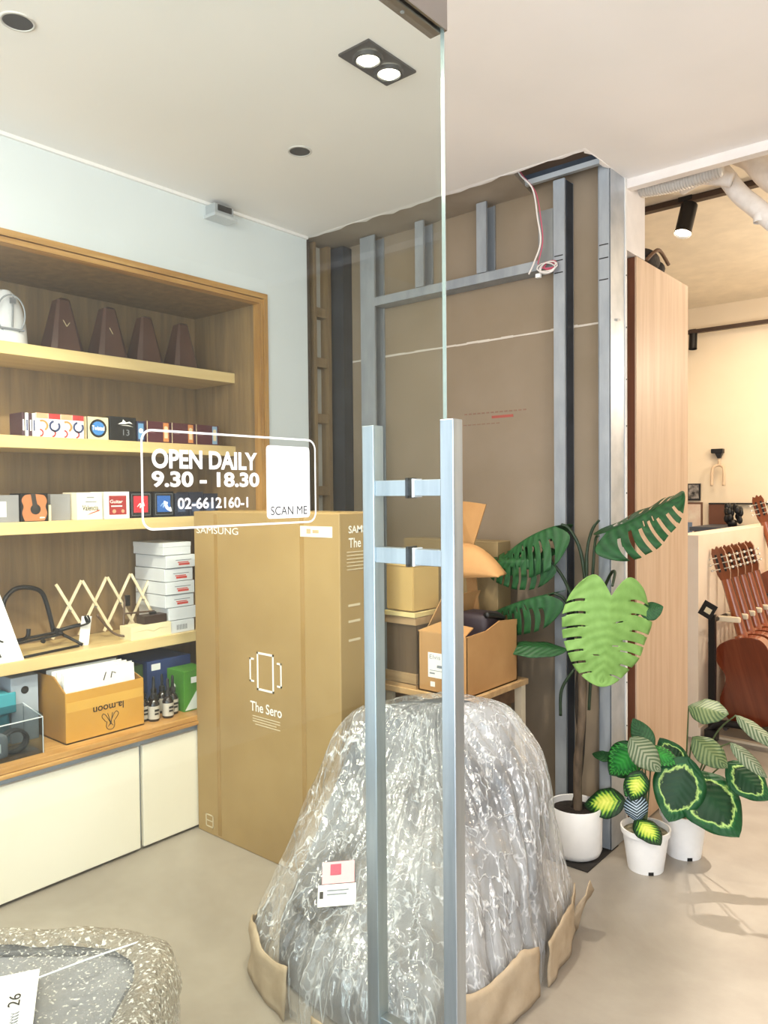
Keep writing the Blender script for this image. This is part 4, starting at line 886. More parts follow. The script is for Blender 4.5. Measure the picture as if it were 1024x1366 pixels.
def stretch_film():
    n = NT('stretch_film'); v = n.coord(scale=(1, 1, .10)); v2 = n.coord(scale=(1, 1, .25))
    def ridge(vec, sc, dist, lo, hi):
        f = n.noise(vec, sc, 3, .5, dist); a = n.add('ShaderNodeMath', operation='SUBTRACT'); n.link(f, a.inputs[0]); a.inputs[1].default_value = .5
        b = n.add('ShaderNodeMath', operation='ABSOLUTE'); n.link(a.outputs[0], b.inputs[0]); return n.ramp(b.outputs[0], [(lo, (1, 1, 1)), (hi, (0, 0, 0))])
    r1 = ridge(v, 13, .25, .0, .020); r2 = ridge(v2, 19, .4, .0, .022); hz = n.noise(v2, 3.5, 4, .6)
    def op(o_, a, b):
        m = n.add('ShaderNodeMath', operation=o_)
        for i, q in enumerate((a, b)):
            if isinstance(q, (int, float)): m.inputs[i].default_value = q
            else: n.link(q, m.inputs[i])
        return m.outputs[0]
    al = op('ADD', op('ADD', op('MULTIPLY', r1, .40), op('MULTIPLY', r2, .22)), op('MULTIPLY', n.ramp(hz, [(.38, (.04, .04, .04)), (.72, (.38, .38, .38))]), 1.0))
    al = op('MINIMUM', al, .92)
    n.p.inputs['Base Color'].default_value = lin('#eceef0'); n.p.inputs['Roughness'].default_value = .16; n.p.inputs['Specular IOR Level'].default_value = .9
    n.bump(op('ADD', op('MULTIPLY', n.noise(v, 17, 3, .5, .2), 1.0), op('MULTIPLY', r1, .25)), .65, .03)
    gl = n.add('ShaderNodeBsdfGlossy'); gl.inputs['Roughness'].default_value = .12; n.link(n.p.inputs['Normal'].links[0].from_socket, gl.inputs['Normal'])
    tr = n.add('ShaderNodeBsdfTransparent'); m1 = n.add('ShaderNodeMixShader'); m1.inputs[0].default_value = .13
    n.link(tr.outputs[0], m1.inputs[1]); n.link(gl.outputs[0], m1.inputs[2])
    mx = n.add('ShaderNodeMixShader'); n.link(al, mx.inputs[0]); n.link(m1.outputs[0], mx.inputs[1]); n.link(n.p.outputs[0], mx.inputs[2])
    n.link(mx.outputs[0], n.out.inputs[0]); return n.m
FILM = stretch_film()
fm = MB(); R_ = chair_rings(10, 52, -.012, jitter=1.0, zfloor=.004); fm.loft(R_, cap1=True)
obj('plastic_film', fm, FILM, ch, smooth=True)
def guard(name, i0, i1, ztop, off=.018):
    base = chair_rings(6, 26, -off-.014, zfloor=.003); N = len(base[0]); mb = MB(); rows = []
    for zi in range(9):
        t = zi/8; row = []
        for i in range(i0, i1):
            src = base[min(int(t*ztop/.12*6), 11)][i % N]; p = src.copy(); p.z = .003+t*(ztop+.012*math.sin(i*.35)+.008*noise.noise(Vector((i*.4, 0, 0))))
            p += Vector((noise.noise(p*14), noise.noise(p*14+Vector((5, 5, 5))), 0))*.010; row.append(p)
        rows.append(row)
    mb.loft(rows, close=False); return obj(name, mb, M_kraft, ch, smooth=True, solid=.004)
guard('edge_guard', -9, 20, .13); guard('edge_guard', 60, 84, .14); guard('edge_guard', 86, 112, .13, .022)
guard('edge_guard', 26, 52, .06, .014)
fl = MB(); rows = []
for i in range(6):
    rows.append([(-1.065+.012*k+.02*noise.noise(Vector((i, k, 2))), 2.12+.014*i+.02*noise.noise(Vector((k, i, 5))), .02+.035*k+.02*math.sin(i*1.4+k)) for k in range(5)])
fl.loft(rows, close=False); obj('torn_paper', fl, M_kraft, ch, smooth=True, solid=.003)
nrm = Vector((.33, -.62, .70)).normalized()
def on_film(i_px, j, dz): pass
lc = Vector((-1.445, 1.495, .275)); rx = Vector((.80, .55, .12)).normalized(); ry = (nrm.cross(rx)).normalized()
def lab(name, u0, u1, v0, v1, m, off, parent):
    mb = MB(); mb.prism([lc+rx*a+ry*b+nrm*off for a, b in ((u0, v0), (u1, v0), (u1, v1), (u0, v1))], nrm*.0015); return obj(name, mb, m, parent)
lw_ = lab('white_label', -.045, .06, -.05, .005, M_label, .040, ch); lab('label_mark', -.04, -.03, -.03, -.012, M_blackprint, .0418, lw_); lab('label_print', -.02, .04, -.012, -.009, M_greyprint, .0418, lw_); lab('label_print', -.02, .035, -.022, -.019, M_greyprint, .0418, lw_)
lp_ = lab('pink_label', -.035, .055, .008, .065, mat('pink_label', '#e9a9ae', .5), .038, ch); lab('label_mark', -.012, .018, .03, .058, mat('crimson_print', '#b23b56', .5), .0398, lp_)

# wrapped ottoman, lower left
ot = thing('wrapped_ottoman', 'bubble wrapped grey ottoman with paper sheet on top, lower left corner', 'ottoman', (-1.55, .55, 0))
cr_, sr_ = .7635, .6458
def rd(r, d, z): return Vector((r*cr_-d*sr_, r*sr_+d*cr_, z))
def sq(hw, hd, z, rad, n=10, cr0=-.835, cd0=1.40, jit=0):
    out = []
    for cx, cy, a in ((hw-rad, -hd+rad, -90), (hw-rad, hd-rad, 0), (-hw+rad, hd-rad, 90), (-hw+rad, -hd+rad, 180)):
        for i in range(n+1):
            t = math.radians(a+90*i/n); p = rd(cr0+cx+rad*math.cos(t), cd0+cy+rad*math.sin(t), z)
            out.append(p)
        # straight run
        nx = {-90: (hw, -hd+rad, 0, 1), 0: (hw-rad, hd, -1, 0), 90: (-hw, hd-rad, 0, -1), 180: (-hw+rad, -hd, 1, 0)}[a]
    return out
def wob(ps, k):
    return [p+Vector((noise.noise(p*11), noise.noise(p*11+Vector((9, 0, 0))), noise.noise(p*13+Vector((0, 9, 0)))))*k for p in ps]
def dense(ps, m=4):
    o = []
    for i, p in enumerate(ps):
        q = ps[(i+1) % len(ps)]; L = max(1, int((q-p).length/.018))
        o += [p.lerp(q, k/L) for k in range(L)]
    return o
b_ = MB(); b_.loft([sq(.35, .35, z, .16) for z in (.03, .10, .30, .335)], cap0=True, cap1=True)
obj('cushion', b_, mat('grey_cushion', '#8d8e92', .8, c2='#7c7d82', scale=6), ot, smooth=50)
obj('foot', MB().cyl(rd(-.70, 1.55, 0), rd(-.70, 1.55, .035), .02).cyl(rd(-.98, 1.55, 0), rd(-.98, 1.55, .035), .02).cyl(rd(-.70, 1.25, 0), rd(-.70, 1.25, .035), .02).cyl(rd(-.98, 1.25, 0), rd(-.98, 1.25, .035), .02), M_black, ot)
obj('top_seam', MB().tube([p for p in sq(.295, .295, .341, .10)]+[sq(.295, .295, .341, .10)[0]], .006, 6), mat('seam_grey', '#55565a', .8), ot, smooth=True)
def painted_glint_film(name, base, hz0, hz1, sc):
    n = NT(name); v = n.coord(); sp = n.noise(v, sc, 2, .5); big = n.noise(v, 7, 4, .6, .6)
    ad = n.add('ShaderNodeMath', operation='ADD'); ad.use_clamp = True
    n.link(n.ramp(sp, [(.57, (0, 0, 0)), (.66, (.75, .75, .75))]), ad.inputs[0]); n.link(n.ramp(big, [(.38, (hz0,)*3), (.68, (hz1,)*3)]), ad.inputs[1])
    n.link(n.ramp(sp, [(.55, lin(base)), (.66, lin('#f6f3ec'))]), n.p.inputs['Base Color']); n.p.inputs['Roughness'].default_value = .12; n.p.inputs['Specular IOR Level'].default_value = .9  # white speckles in the colour imitate glints on the wrap
    n.bump(n.noise(v, sc*.8, 3, .6), 1.0, .03)
    tr = n.add('ShaderNodeBsdfTransparent'); mx = n.add('ShaderNodeMixShader')
    n.link(ad.outputs[0], mx.inputs[0]); n.link(tr.outputs[0], mx.inputs[1]); n.link(n.p.outputs[0], mx.inputs[2]); n.link(mx.outputs[0], n.out.inputs[0]); return n.m
BUB = painted_glint_film('bubble_film', '#e6e3dc', .08, .38, 125)
prof = [(.375, .02), (.385, .06), (.388, .15), (.388, .24), (.383, .31), (.368, .345), (.345, .362), (.32, .362), (.30, .352), (.20, .350), (.10, .351), (.01, .352)]
nref = None; rings = []
base_ = dense(sq(.388, .388, 0, .19)); cc = rd(-.835, 1.40, 0)
for hw, z in prof: rings.append(wob([cc+(p-cc)*(hw/.388)+Vector((0, 0, z)) for p in base_], .010 if z < .345 or hw > .3 else .005))
b_ = MB(); b_.loft(rings, cap1=True); obj('bubble_wrap', b_, BUB, ot, smooth=True)
KP = painted_glint_film('wrapped_edge_padding', '#aca292', .72, .95, 105)
ring2 = []
for hw, z in ((.300, .355), (.325, .366), (.352, .366), (.378, .345), (.392, .30)): ring2.append(wob([cc+(p-cc)*(hw/.388)+Vector((0, 0, z)) for p in base_], .008))
b_ = MB(); b_.loft(ring2); obj('edge_padding', b_, KP, ot, smooth=True)
tp = MB(); tp.tube(crom([rd(-1.02, 1.36, .362), rd(-.80, 1.50, .372), rd(-.64, 1.62, .374), rd(-.56, 1.70, .362)], 8), [.002]*25, 5); obj('tape_fold', tp, mat('film_ridge', '#f4f6f8', .15, spec=.9), ot, smooth=True)
ps = thing('paper_sheet', 'white paper sheet with writing lying on the wrapped ottoman', 'paper', (-1.55, .68, .372))
A, B, C_ = Vector((-1.663, .683, .374)), Vector((-1.607, .745, .374)), Vector((-1.44, .66, .374))
B = Vector((-1.583, .736, .374)); up_ = Vector((0, 0, 1)); dn = Vector((.872, -.490, 0)).normalized(); ax = up_.cross(dn)
o0 = B-ax*.20
obj('sheet', MB().prism([o0, o0+ax*.20, o0+ax*.20+dn*.29, o0+dn*.29], (0, 0, .0012)), M_label, ps)
text('handwriting', '26', Vector((-1.497, .655, .3764)), .040, .022, -dn, -ax, M_blackprint, ps, 0)
hw_ = MB()
for i in range(7):
    q = Vector((-1.487, .648, .3758))-ax*.012+dn*(.008+i*.009); hw_.tube(crom([q, q+ax*.010+dn*.003, q+ax*.014-dn*.002, q+ax*.002+dn*.006], 3), .0007, 4)
obj('handwriting', hw_, M_greyprint, ps)

# ------------------------------------------------------------------ plants
def leaf_uv_mat(name, kind):
    n = NT(name); c = n.add('ShaderNodeTexCoord'); sep = n.add('ShaderNodeSeparateXYZ'); n.link(c.outputs['UV'], sep.inputs[0])
    def math_(op, a, b=None):
        m = n.add('ShaderNodeMath', operation=op)
        for i, v in enumerate((a, b)):
            if v is None: continue
            if isinstance(v, (int, float)): m.inputs[i].default_value = v
            else: n.link(v, m.inputs[i])
        return m.outputs[0]
    u = math_('ABSOLUTE', math_('SUBTRACT', math_('MULTIPLY', sep.outputs[0], 2), 1)); v = math_('SUBTRACT', math_('MULTIPLY', sep.outputs[1], 2), 1)
    r = math_('SQRT', math_('ADD', math_('MULTIPLY', math_('MULTIPLY', u, u), .85), math_('MULTIPLY', v, v)))
    nz = n.noise(n.coord('UV', (9, 9, 9)), 1.0, 4)
    rr = math_('ADD', r, math_('MULTIPLY', math_('SUBTRACT', nz, .5), .42))
    wv = n.add('ShaderNodeTexWave', wave_type='BANDS', bands_direction='Y'); wv.inputs['Scale'].default_value = 3.2; wv.inputs['Distortion'].default_value = 1
    cmb = n.add('ShaderNodeCombineXYZ'); n.link(sep.outputs[0], cmb.inputs[0]); n.link(math_('SUBTRACT', sep.outputs[1], math_('MULTIPLY', u, .22)), cmb.inputs[1]); n.link(cmb.outputs[0], wv.inputs['Vector'])
    wr = math_('ADD', rr, math_('MULTIPLY', math_('SUBTRACT', wv.outputs['Fac'], .5), .24))
    if kind == 'ring': col = n.ramp(rr, [(0, lin('#0f3a1e')), (.60, lin('#0c3018')), (.68, lin('#a9c870')), (.74, lin('#1a5a2c')), (.80, lin('#0f4420'))])
    elif kind == 'star': col = n.ramp(wr, [(.0, lin('#d9dc6a')), (.38, lin('#b9c84e')), (.60, lin('#4f8a2a')), (.72, lin('#153d1b')), (1, lin('#0c2512'))])
    elif kind == 'green': col = n.ramp(wr, [(.0, lin('#2f8a35')), (.45, lin('#1f6f2b')), (.66, lin('#164d22')), (.74, lin('#3f9a3e')), (.9, lin('#123b1b'))])
    elif kind == 'silver': col = n.ramp(math_('ADD', wv.outputs['Fac'], math_('MULTIPLY', rr, .5)), [(.25, lin('#8f937a')), (.75, lin('#747f62')), (1, lin('#4c5d42'))])
    elif kind == 'stripe': col = n.ramp(math_('ADD', math_('MULTIPLY', wv.outputs['Fac'], .7), math_('MULTIPLY', rr, .5)), [(.25, lin('#6d7950')), (.65, lin('#55663e')), (1, lin('#33492a'))])
    elif kind == 'blue': col = n.ramp(math_('ADD', wv.outputs['Fac'], math_('MULTIPLY', rr, .6)), [(.35, lin('#cfdbe8')), (.7, lin('#7d96ac')), (1, lin('#1c2a2a'))])
    elif kind == 'monlit': col = n.ramp(math_('ADD', math_('MULTIPLY', wv.outputs['Fac'], .25), nz), [(.3, lin('#82a85c')), (.9, lin('#6d9449'))])  # lighter green paints the light falling on the front monstera leaf
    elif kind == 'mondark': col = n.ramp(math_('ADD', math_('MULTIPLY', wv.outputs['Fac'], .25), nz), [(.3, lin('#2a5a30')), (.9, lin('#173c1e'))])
    n.link(col, n.p.inputs['Base Color']); n.p.inputs['Roughness'].default_value = .5; n.p.inputs['Specular IOR Level'].default_value = .3
    n.bump(wv.outputs['Fac'], .25, .004); return n.m
LM = {k: leaf_uv_mat('leaf_'+k, k) for k in ('ring', 'star', 'green', 'silver', 'stripe', 'blue', 'monlit', 'mondark')}
def frame_(base, axis, nrm):
    y = Vector(axis).normalized(); z = Vector(nrm); z = (z-y*z.dot(y)).normalized(); x = y.cross(z)
    return Matrix(((x.x, y.x, z.x, base[0]), (x.y, y.y, z.y, base[1]), (x.z, y.z, z.z, base[2]), (0, 0, 0, 1)))
def leafmesh(L, W, M, monstera=False, droop=.2, fold=.15, wave=.02, seed=0, deep=False):
    mb = MB(); uvl = mb.b.loops.layers.uv.new('UVMap'); rnd = random.Random(seed)
    nv, nu = (150, 12) if monstera else (20, 6)
    def width(v):
        if monstera: return W*.5*(.60+.40*min(1, v/.28)**.6)*(max(0, 1-v**2.3))**.60
        return W*.5*math.sin(PI*min(1, max(0, v))**.85)**.78
    slits = []
    if monstera:
        for s in (-1, 1):
            k = .15+rnd.uniform(0, .03)
            while k < .90: slits.append((s, k, k+(rnd.uniform(.030, .045) if deep else rnd.uniform(.012, .024)), rnd.uniform(.22, .40) if deep else rnd.uniform(.36, .62))); k += rnd.uniform(.10, .14)
    def P3(s, u, v):
        x = s*u*width(v)
        if monstera: y = L*(v*.90+.10-.20*(1-v)**3*math.sin(PI*u*.78)+.17*u*u*v*(1-v*.75))
        else: y = L*v
        z = -fold*abs(x)+.0-droop*(y/L)**2*L-(.9*fold*abs(x)**2/W if monstera else 0)+wave*W*math.sin(v*19+u*2)*u*u
        return M @ Vector((x, y, z))
    for s in (-1, 1):
        V = [[mb.b.verts.new(P3(s, j/nu, i/nv)) for j in range(nu+1)] for i in range(nv+1)]
        for i in range(nv):
            vm = (i+.5)/nv
            for j in range(nu):
                um = (j+.5)/nu
                if monstera:
                    skip = False
                    for (ss, a, b, dep) in slits:
                        if ss == s and a-.001 <= vm <= b+.006*(um-.6) and um > dep: skip = True
                        m_ = (a+b)/2+.055
                        if ss == s and abs(vm-m_) < .007 and .14 < um < .34 and m_ < .7 and (int(a*100) % 2 == 0): skip = True
                    if skip: continue
                f = [V[i][j], V[i][j+1], V[i+1][j+1], V[i+1][j]]; uvs = [(j, i), (j+1, i), (j+1, i+1), (j, i+1)]
                if s > 0: f = f; 
                else: f = f[::-1]; uvs = uvs[::-1]
                fc = mb.b.faces.new(f)
                for lp, (a, b) in zip(fc.loops, uvs): lp[uvl].uv = (.5+s*.5*a/nu, b/nv)
    bmesh.ops.remove_doubles(mb.b, verts=mb.b.verts[:], dist=.00005); return mb
def add_leaf(t, kind, base, tip, nrm, W, petiole=None, pm=None, pr=.004, monstera=False, L=None, label=None, **k):
    base = Vector(base); d = Vector(tip)-base
    M = frame_(base, d, nrm); lf_ = obj('leaf', leafmesh(L or d.length, W, M, monstera, **k), LM[kind], t, smooth=True, solid=.0012, fixn=False, label=label)
    if petiole:
        pts = crom([Vector(p) for p in petiole]+[base], 7)
        obj('stem', MB().tube(pts, [pr*(1.25-.5*i/len(pts)) for i in range(len(pts))], 8), pm, t, smooth=True)
    rb = crom([base, base+d*.5-Vector(nrm).normalized()*(-.004), base+d*.9], 4)
    return lf_
M_stem = mat('dark_green_stem', '#22351f', .5, c2='#182816', scale=20)
M_trunk = mat('brown_trunk', '#6b5a48', .8, c2='#3f3428', scale=26, stretch=(1, 1, .3), bump=.6)
mn = thing('potted_monstera', 'tall monstera plant in a round white ceramic pot', 'plant', (-1.30, 2.64, .004))
pc = (-1.300, 2.640)
obj('pot', MB().lathe([(0, .004), (.078, .004), (.090, .012), (.097, .03), (.099, .185), (.096, .190), (.092, .188), (.091, .165), (0, .165)], (pc[0], pc[1], 0), 40), M_pot, mn, smooth=50)
obj('soil', MB().lathe([(.0905, .166), (.05, .172), (0, .174)], (pc[0], pc[1], 0), 30), M_soil, mn, smooth=True)
S0 = (-1.275, 2.65, .74)
obj('trunk', MB().tube(crom([(-1.290, 2.64, .15), (-1.285, 2.63, .35), (-1.262, 2.62, .55), (-1.262, 2.62, .68), S0], 8), [.017]*10+[.015]*23, 10), M_trunk, mn, smooth=True)
obj('trunk', MB().tube(crom([(-1.305, 2.655, .15), (-1.29, 2.66, .40), (-1.30, 2.66, .58), (-1.285, 2.66, .75)], 8), .011, 10), mat('dark_trunk', '#33291f', .8, c2='#1f1913', scale=22, bump=.5), mn, smooth=True)
obj('trunk', MB().tube(crom([(-1.32, 2.64, .15), (-1.285, 2.65, .30), (-1.272, 2.655, .5), (-1.27, 2.66, .72)], 8), .008, 8), mat('dark_trunk', '#33291f', .8), mn, smooth=True)
obj('aerial_root', MB().tube(crom([(-1.30, 2.63, .70), (-1.345, 2.62, .62), (-1.35, 2.62, .52)], 6), .006, 8), M_stem, mn, smooth=True)
obj('aerial_root', MB().tube(crom([(-1.24, 2.63, .56), (-1.225, 2.62, .70), (-1.21, 2.62, .76)], 6), .006, 8), M_stem, mn, smooth=True)
V = Vector
cd_ = V((.64, -.77, .05))       # towards the open shop front
add_leaf(mn, 'monlit', (-1.118, 2.56, 1.035), (-1.145, 2.545, .70), cd_+V((.05, 0, .12)), .335, [(-1.27, 2.66, .72), (-1.24, 2.67, .9), (-1.18, 2.67, 1.05), (-1.13, 2.61, 1.08)], M_stem, .006, True, L=.350, droop=.06, fold=.12, seed=4, label='large monstera leaf in a painted lit green')
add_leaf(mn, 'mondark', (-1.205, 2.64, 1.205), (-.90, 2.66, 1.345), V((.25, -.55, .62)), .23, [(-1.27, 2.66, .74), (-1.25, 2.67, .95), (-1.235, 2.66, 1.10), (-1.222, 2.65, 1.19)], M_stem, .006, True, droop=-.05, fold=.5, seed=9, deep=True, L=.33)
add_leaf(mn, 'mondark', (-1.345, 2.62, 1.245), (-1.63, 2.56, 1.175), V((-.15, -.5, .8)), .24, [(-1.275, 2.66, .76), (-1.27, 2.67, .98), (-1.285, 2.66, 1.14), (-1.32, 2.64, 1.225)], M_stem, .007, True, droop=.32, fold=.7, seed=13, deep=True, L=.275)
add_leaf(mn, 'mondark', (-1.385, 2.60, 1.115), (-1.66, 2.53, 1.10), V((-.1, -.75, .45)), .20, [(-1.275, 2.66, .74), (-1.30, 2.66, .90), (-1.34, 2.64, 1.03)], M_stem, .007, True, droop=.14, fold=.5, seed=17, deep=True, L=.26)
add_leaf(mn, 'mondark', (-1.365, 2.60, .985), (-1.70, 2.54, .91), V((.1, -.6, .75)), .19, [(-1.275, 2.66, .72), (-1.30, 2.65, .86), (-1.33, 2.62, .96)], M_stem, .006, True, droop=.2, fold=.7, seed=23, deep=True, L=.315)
add_leaf(mn, 'mondark', (-1.315, 2.61, .775), (-1.56, 2.50, .815), V((.05, -.45, .9)), .10, [(-1.28, 2.66, .64), (-1.29, 2.65, .72)], M_stem, .005, False, droop=.2, fold=.3)
add_leaf(mn, 'mondark', (-1.06, 2.66, .93), (-.985, 2.68, .962), V((.3, -.8, .5)), .07, [(-1.27, 2.66, .74), (-1.18, 2.69, .86)], M_stem, .004, False, droop=.1, fold=.3)
obj('new_shoot', MB().tube(crom([(-1.27, 2.66, .74), (-1.262, 2.66, 1.0), (-1.258, 2.655, 1.14), (-1.235, 2.65, 1.225), (-1.205, 2.645, 1.262)], 7), [.007]*14+[.006]*10+[.0045]*5, 8), M_stem, mn, smooth=True)
# two small calatheas
def plastic_pot(t, c, h, rt, rb):
    obj('pot', MB().lathe([(0, .012), (rb-.004, .012), (rb-.004, 0), (rb, 0), (rt-.006, h*.86), (rt, h*.87), (rt+.002, h), (rt-.004, h), (rt-.008, h*.86), (0, h*.82)], (c[0], c[1], 0), 40), M_plastpot, t, smooth=45)
    for a in (-.9, 1.1, 2.8): 
        d = Vector((math.cos(a), math.sin(a), 0)); obj('drain_notch', MB().obox(Vector((c[0], c[1], .007))+d*rb, (.004, .018, .012), Matrix.Rotation(a, 3, 'Z')), M_black, t)
    obj('moss', MB().lathe([(rt-.0075, h*.87), (rt*.6, h*.91), (0, h*.93)], (c[0], c[1], 0), 28), M_moss, t, smooth=True)
ca = thing('potted_calathea', 'small calathea with yellow hearted leaves in the front white plastic pot', 'plant', (-1.055, 2.695, 0), 'small potted calatheas')
c0 = (-1.055, 2.700); plastic_pot(ca, c0, .150, .086, .062)
r0 = V((c0[0], c0[1], .13)); M_cs = mat('calathea_stem', '#4a5a35', .6)
def cl(t, kind, ctr, L, W, axis, nrm, root, up=.0, **k):
    ctr = V(ctr); ax_ = V(axis).normalized(); b = ctr-ax_*L/2
    add_leaf(t, kind, b, b+ax_*L, nrm, W, [root, root.lerp(b, .55)+V((0, .01, .03+up))], M_cs, .0028, False, **k)
cl(ca, 'star', (-1.195, 2.66, .222), .155, .12, (-.9, -.35, -.1), (.25, -.65, .75), r0, droop=.25, fold=.2)
cl(ca, 'green', (-1.125, 2.67, .385), .165, .125, (-.6, -.2, -.75), (.35, -.85, .35), r0, droop=.1, fold=.15)
cl(ca, 'silver', (-1.035, 2.65, .432), .15, .10, (.7, .1, -.65), (.3, -.75, .55), r0, droop=.15, fold=.2)
cl(ca, 'star', (-1.06, 2.63, .318), .115, .085, (-.2, -.3, -.9), (.4, -.85, .3), r0, droop=.1, fold=.2)
cl(ca, 'blue', (-1.07, 2.655, .232), .12, .085, (.05, -.25, .95), (.5, -.85, .2), r0, droop=.1, fold=.2)
cl(ca, 'star', (-1.025, 2.635, .178), .14, .09, (.75, -.55, -.05), (.2, -.5, .85), r0, droop=.25, fold=.2)
cl(ca, 'green', (-1.16, 2.72, .345), .11, .08, (-.7, .2, .5), (.2, -.7, .7), r0, droop=.2)
cl(ca, 'mondark', (-1.075, 2.72, .475), .13, .08, (-.5, .0, .8), (.4, -.9, .2), r0, droop=.2)
cl(ca, 'green', (-1.00, 2.72, .42), .13, .08, (.8, .2, -.1), (.2, -.6, .8), r0, droop=.2)
cl(ca, 'green', (-1.09, 2.69, .29), .10, .09, (-.5, -.5, -.6), (.4, -.8, .4), r0, droop=.1)
cl(ca, 'mondark', (-1.22, 2.72, .375), .10, .06, (-1, -.1, .1), (.1, -.5, .9), r0, droop=.2)
cb_ = thing('potted_calathea', 'small calathea with dark ring marked leaves in the rear white plastic pot', 'plant', (-.985, 2.885, 0), 'small potted calatheas')
c1_ = (-.985, 2.895); plastic_pot(cb_, c1_, .165, .086, .062); r1 = V((c1_[0], c1_[1], .14))
cl(cb_, 'ring', (-.935, 2.70, .318), .235, .18, (-.1, -.50, -.85), (.4, -.65, .6), r1, droop=.12, fold=.15)
cl(cb_, 'ring', (-.835, 2.75, .290), .255, .215, (.78, -.28, -.50), (.22, -.55, .80), r1, droop=.22, fold=.18)
cl(cb_, 'ring', (-.745, 2.85, .355), .17, .14, (.85, -.1, -.45), (.25, -.55, .8), r1, droop=.2, fold=.18)
cl(cb_, 'ring', (-.99, 2.79, .395), .15, .11, (-.5, .0, .75), (.5, -.8, .3), r1, droop=.2)
cl(cb_, 'stripe', (-.865, 2.78, .600), .135, .115, (.9, -.1, .12), (.2, -.55, .8), r1, .04, droop=.2, fold=.25)
cl(cb_, 'stripe', (-.842, 2.74, .460), .145, .105, (.8, -.15, -.45), (.25, -.6, .75), r1, .03, droop=.1, fold=.2)
cl(cb_, 'silver', (-.700, 2.80, .545), .17, .065, (.85, .0, -.45), (.2, -.45, .85), r1, .05, droop=.1, fold=.35)
cl(cb_, 'silver', (-.715, 2.74, .462), .15, .055, (.80, -.1, -.5), (.2, -.55, .75), r1, .04, droop=.15, fold=.35)

# ------------------------------------------------------------------ light oak sliding panel and things behind it
pn = thing('oak_panel', 'tall light oak panel with red brown edge standing past the stripped wall', 'panel', (-1.22, 3.3, 0))
obj('face', MB().box((-1.207, 2.982, .01), (-1.200, 3.578, 2.298)), M_panel, pn)
obj('core', MB().box((-1.245, 2.980, .01), (-1.207, 3.576, 2.296)), M_panelside, pn)
bo = thing('dark_bundle', 'dark bundle on top of the oak panel', 'bundle', (-1.235, 3.25, 2.298))
obj('bundle', MB().sphere((-1.26, 3.22, 2.345), .055, (1, 1.9, .85)).sphere((-1.265, 3.34, 2.335), .045, (1, 1.2, .8)), mat('dark_cloth', '#2a221d', .8, bump=.5, scale=20), bo, smooth=True)
obj('strap', MB().tube(crom([(-1.215, 3.12, 2.315), (-1.205, 3.18, 2.36), (-1.21, 3.26, 2.385), (-1.21, 3.36, 2.35)], 5), .008, 8), mat('tan_strap', '#6d4f38', .7), bo, smooth=True)
# far room fittings
hk = thing('guitar_hanger', 'black guitar hanger fixed high on the cream far wall', 'wall hook', (-1.86, 6.3, 1.66))
obj('bracket', MB().box((-1.92, 6.25, 1.655), (-1.83, 6.30, 1.69), bev=.004).prism([(-1.89, 6.25, 1.655), (-1.835, 6.25, 1.655), (-1.85, 6.25, 1.615), (-1.87, 6.25, 1.615)], (0, .03, 0)), M_black, hk)
obj('yoke', MB().tube(crom([(-1.905, 6.22, 1.40), (-1.905, 6.23, 1.50), (-1.895, 6.24, 1.545), (-1.86, 6.25, 1.56), (-1.825, 6.24, 1.545), (-1.815, 6.23, 1.50), (-1.815, 6.22, 1.40)], 6), .011, 8).cyl((-1.86, 6.25, 1.56), (-1.86, 6.27, 1.63), .008), mat('cream_foam', '#d9bfa0', .7), hk, smooth=True)
p1 = thing('framed_print', 'black and white framed print beside the oak panel', 'picture', (-2.06, 6.29, 1.3))
obj('frame', MB().box((-2.20, 6.28, 1.285), (-2.01, 6.30, 1.42)), M_black, p1)
obj('print', MB().box((-2.10, 6.277, 1.30), (-2.02, 6.2805, 1.41)), mat('mottled_print', '#1c1a1a', .6, c2='#a79f97', scale=30), p1)
p2 = thing('framed_print', 'pale framed print with pink and blue shapes low beside the oak panel', 'picture', (-2.06, 6.29, 1.0))
obj('frame', MB().box((-2.20, 6.28, .95), (-1.995, 6.30, 1.27)), mat('brown_frame', '#6b4a35', .5), p2)
obj('print', MB().box((-2.19, 6.277, .96), (-2.005, 6.2805, 1.255)), mat('art_paper', '#e9dcc8', .6, c2='#d8b8a4', scale=9), p2)
obj('blue_shape', MB().box((-2.19, 6.2755, .98), (-2.07, 6.2775, 1.11)), mat('slate_blue', '#7d8ea6', .6), p2)
dp = thing('wall_panel', 'flat brown panel on the far wall above the half wall', 'panel', (-1.87, 6.29, 1.0))
obj('panel', MB().box((-1.94, 6.27, .9), (-1.785, 6.30, 1.258)), mat('brown_panel', '#6f4632', .6), dp)
obj('top_edge', MB().box((-1.94, 6.265, 1.255), (-1.35, 6.30, 1.266)), M_blackprint, dp)
ct = thing('shop_counter', 'dark grey shelf top seen over the half wall', 'counter', (-1.7, 6.0, 0))
obj('top', MB().box((-1.90, 5.7, 1.07), (-1.55, 6.22, 1.10)), mat('slate_top', '#4a4f58', .5), ct)
obj('body', MB().box((-1.88, 5.74, 0), (-1.57, 6.2, 1.07)), mat('brown_body', '#5b3c2b', .6), ct)
fg = thing('dark_ornament', 'black leafy ornament on the dark grey shelf top', 'ornament', (-1.66, 5.9, 1.10))
om = MB(); random.seed(2)
for i in range(26):
    a = random.uniform(0, 6.28); e = random.uniform(.03, .10); p = V((-1.66+math.cos(a)*e*.6, 5.9+math.sin(a)*e*.6, 1.12+random.uniform(.02, .13))); om.sphere(p, .02, (1, .5, 1.4), 8)
obj('leaves', om, M_black, fg, smooth=True); obj('vase', MB().lathe([(0, 0), (.03, 0), (.035, .04), (.02, .05)], (-1.66, 5.9, 1.10), 16), M_black, fg, smooth=True)

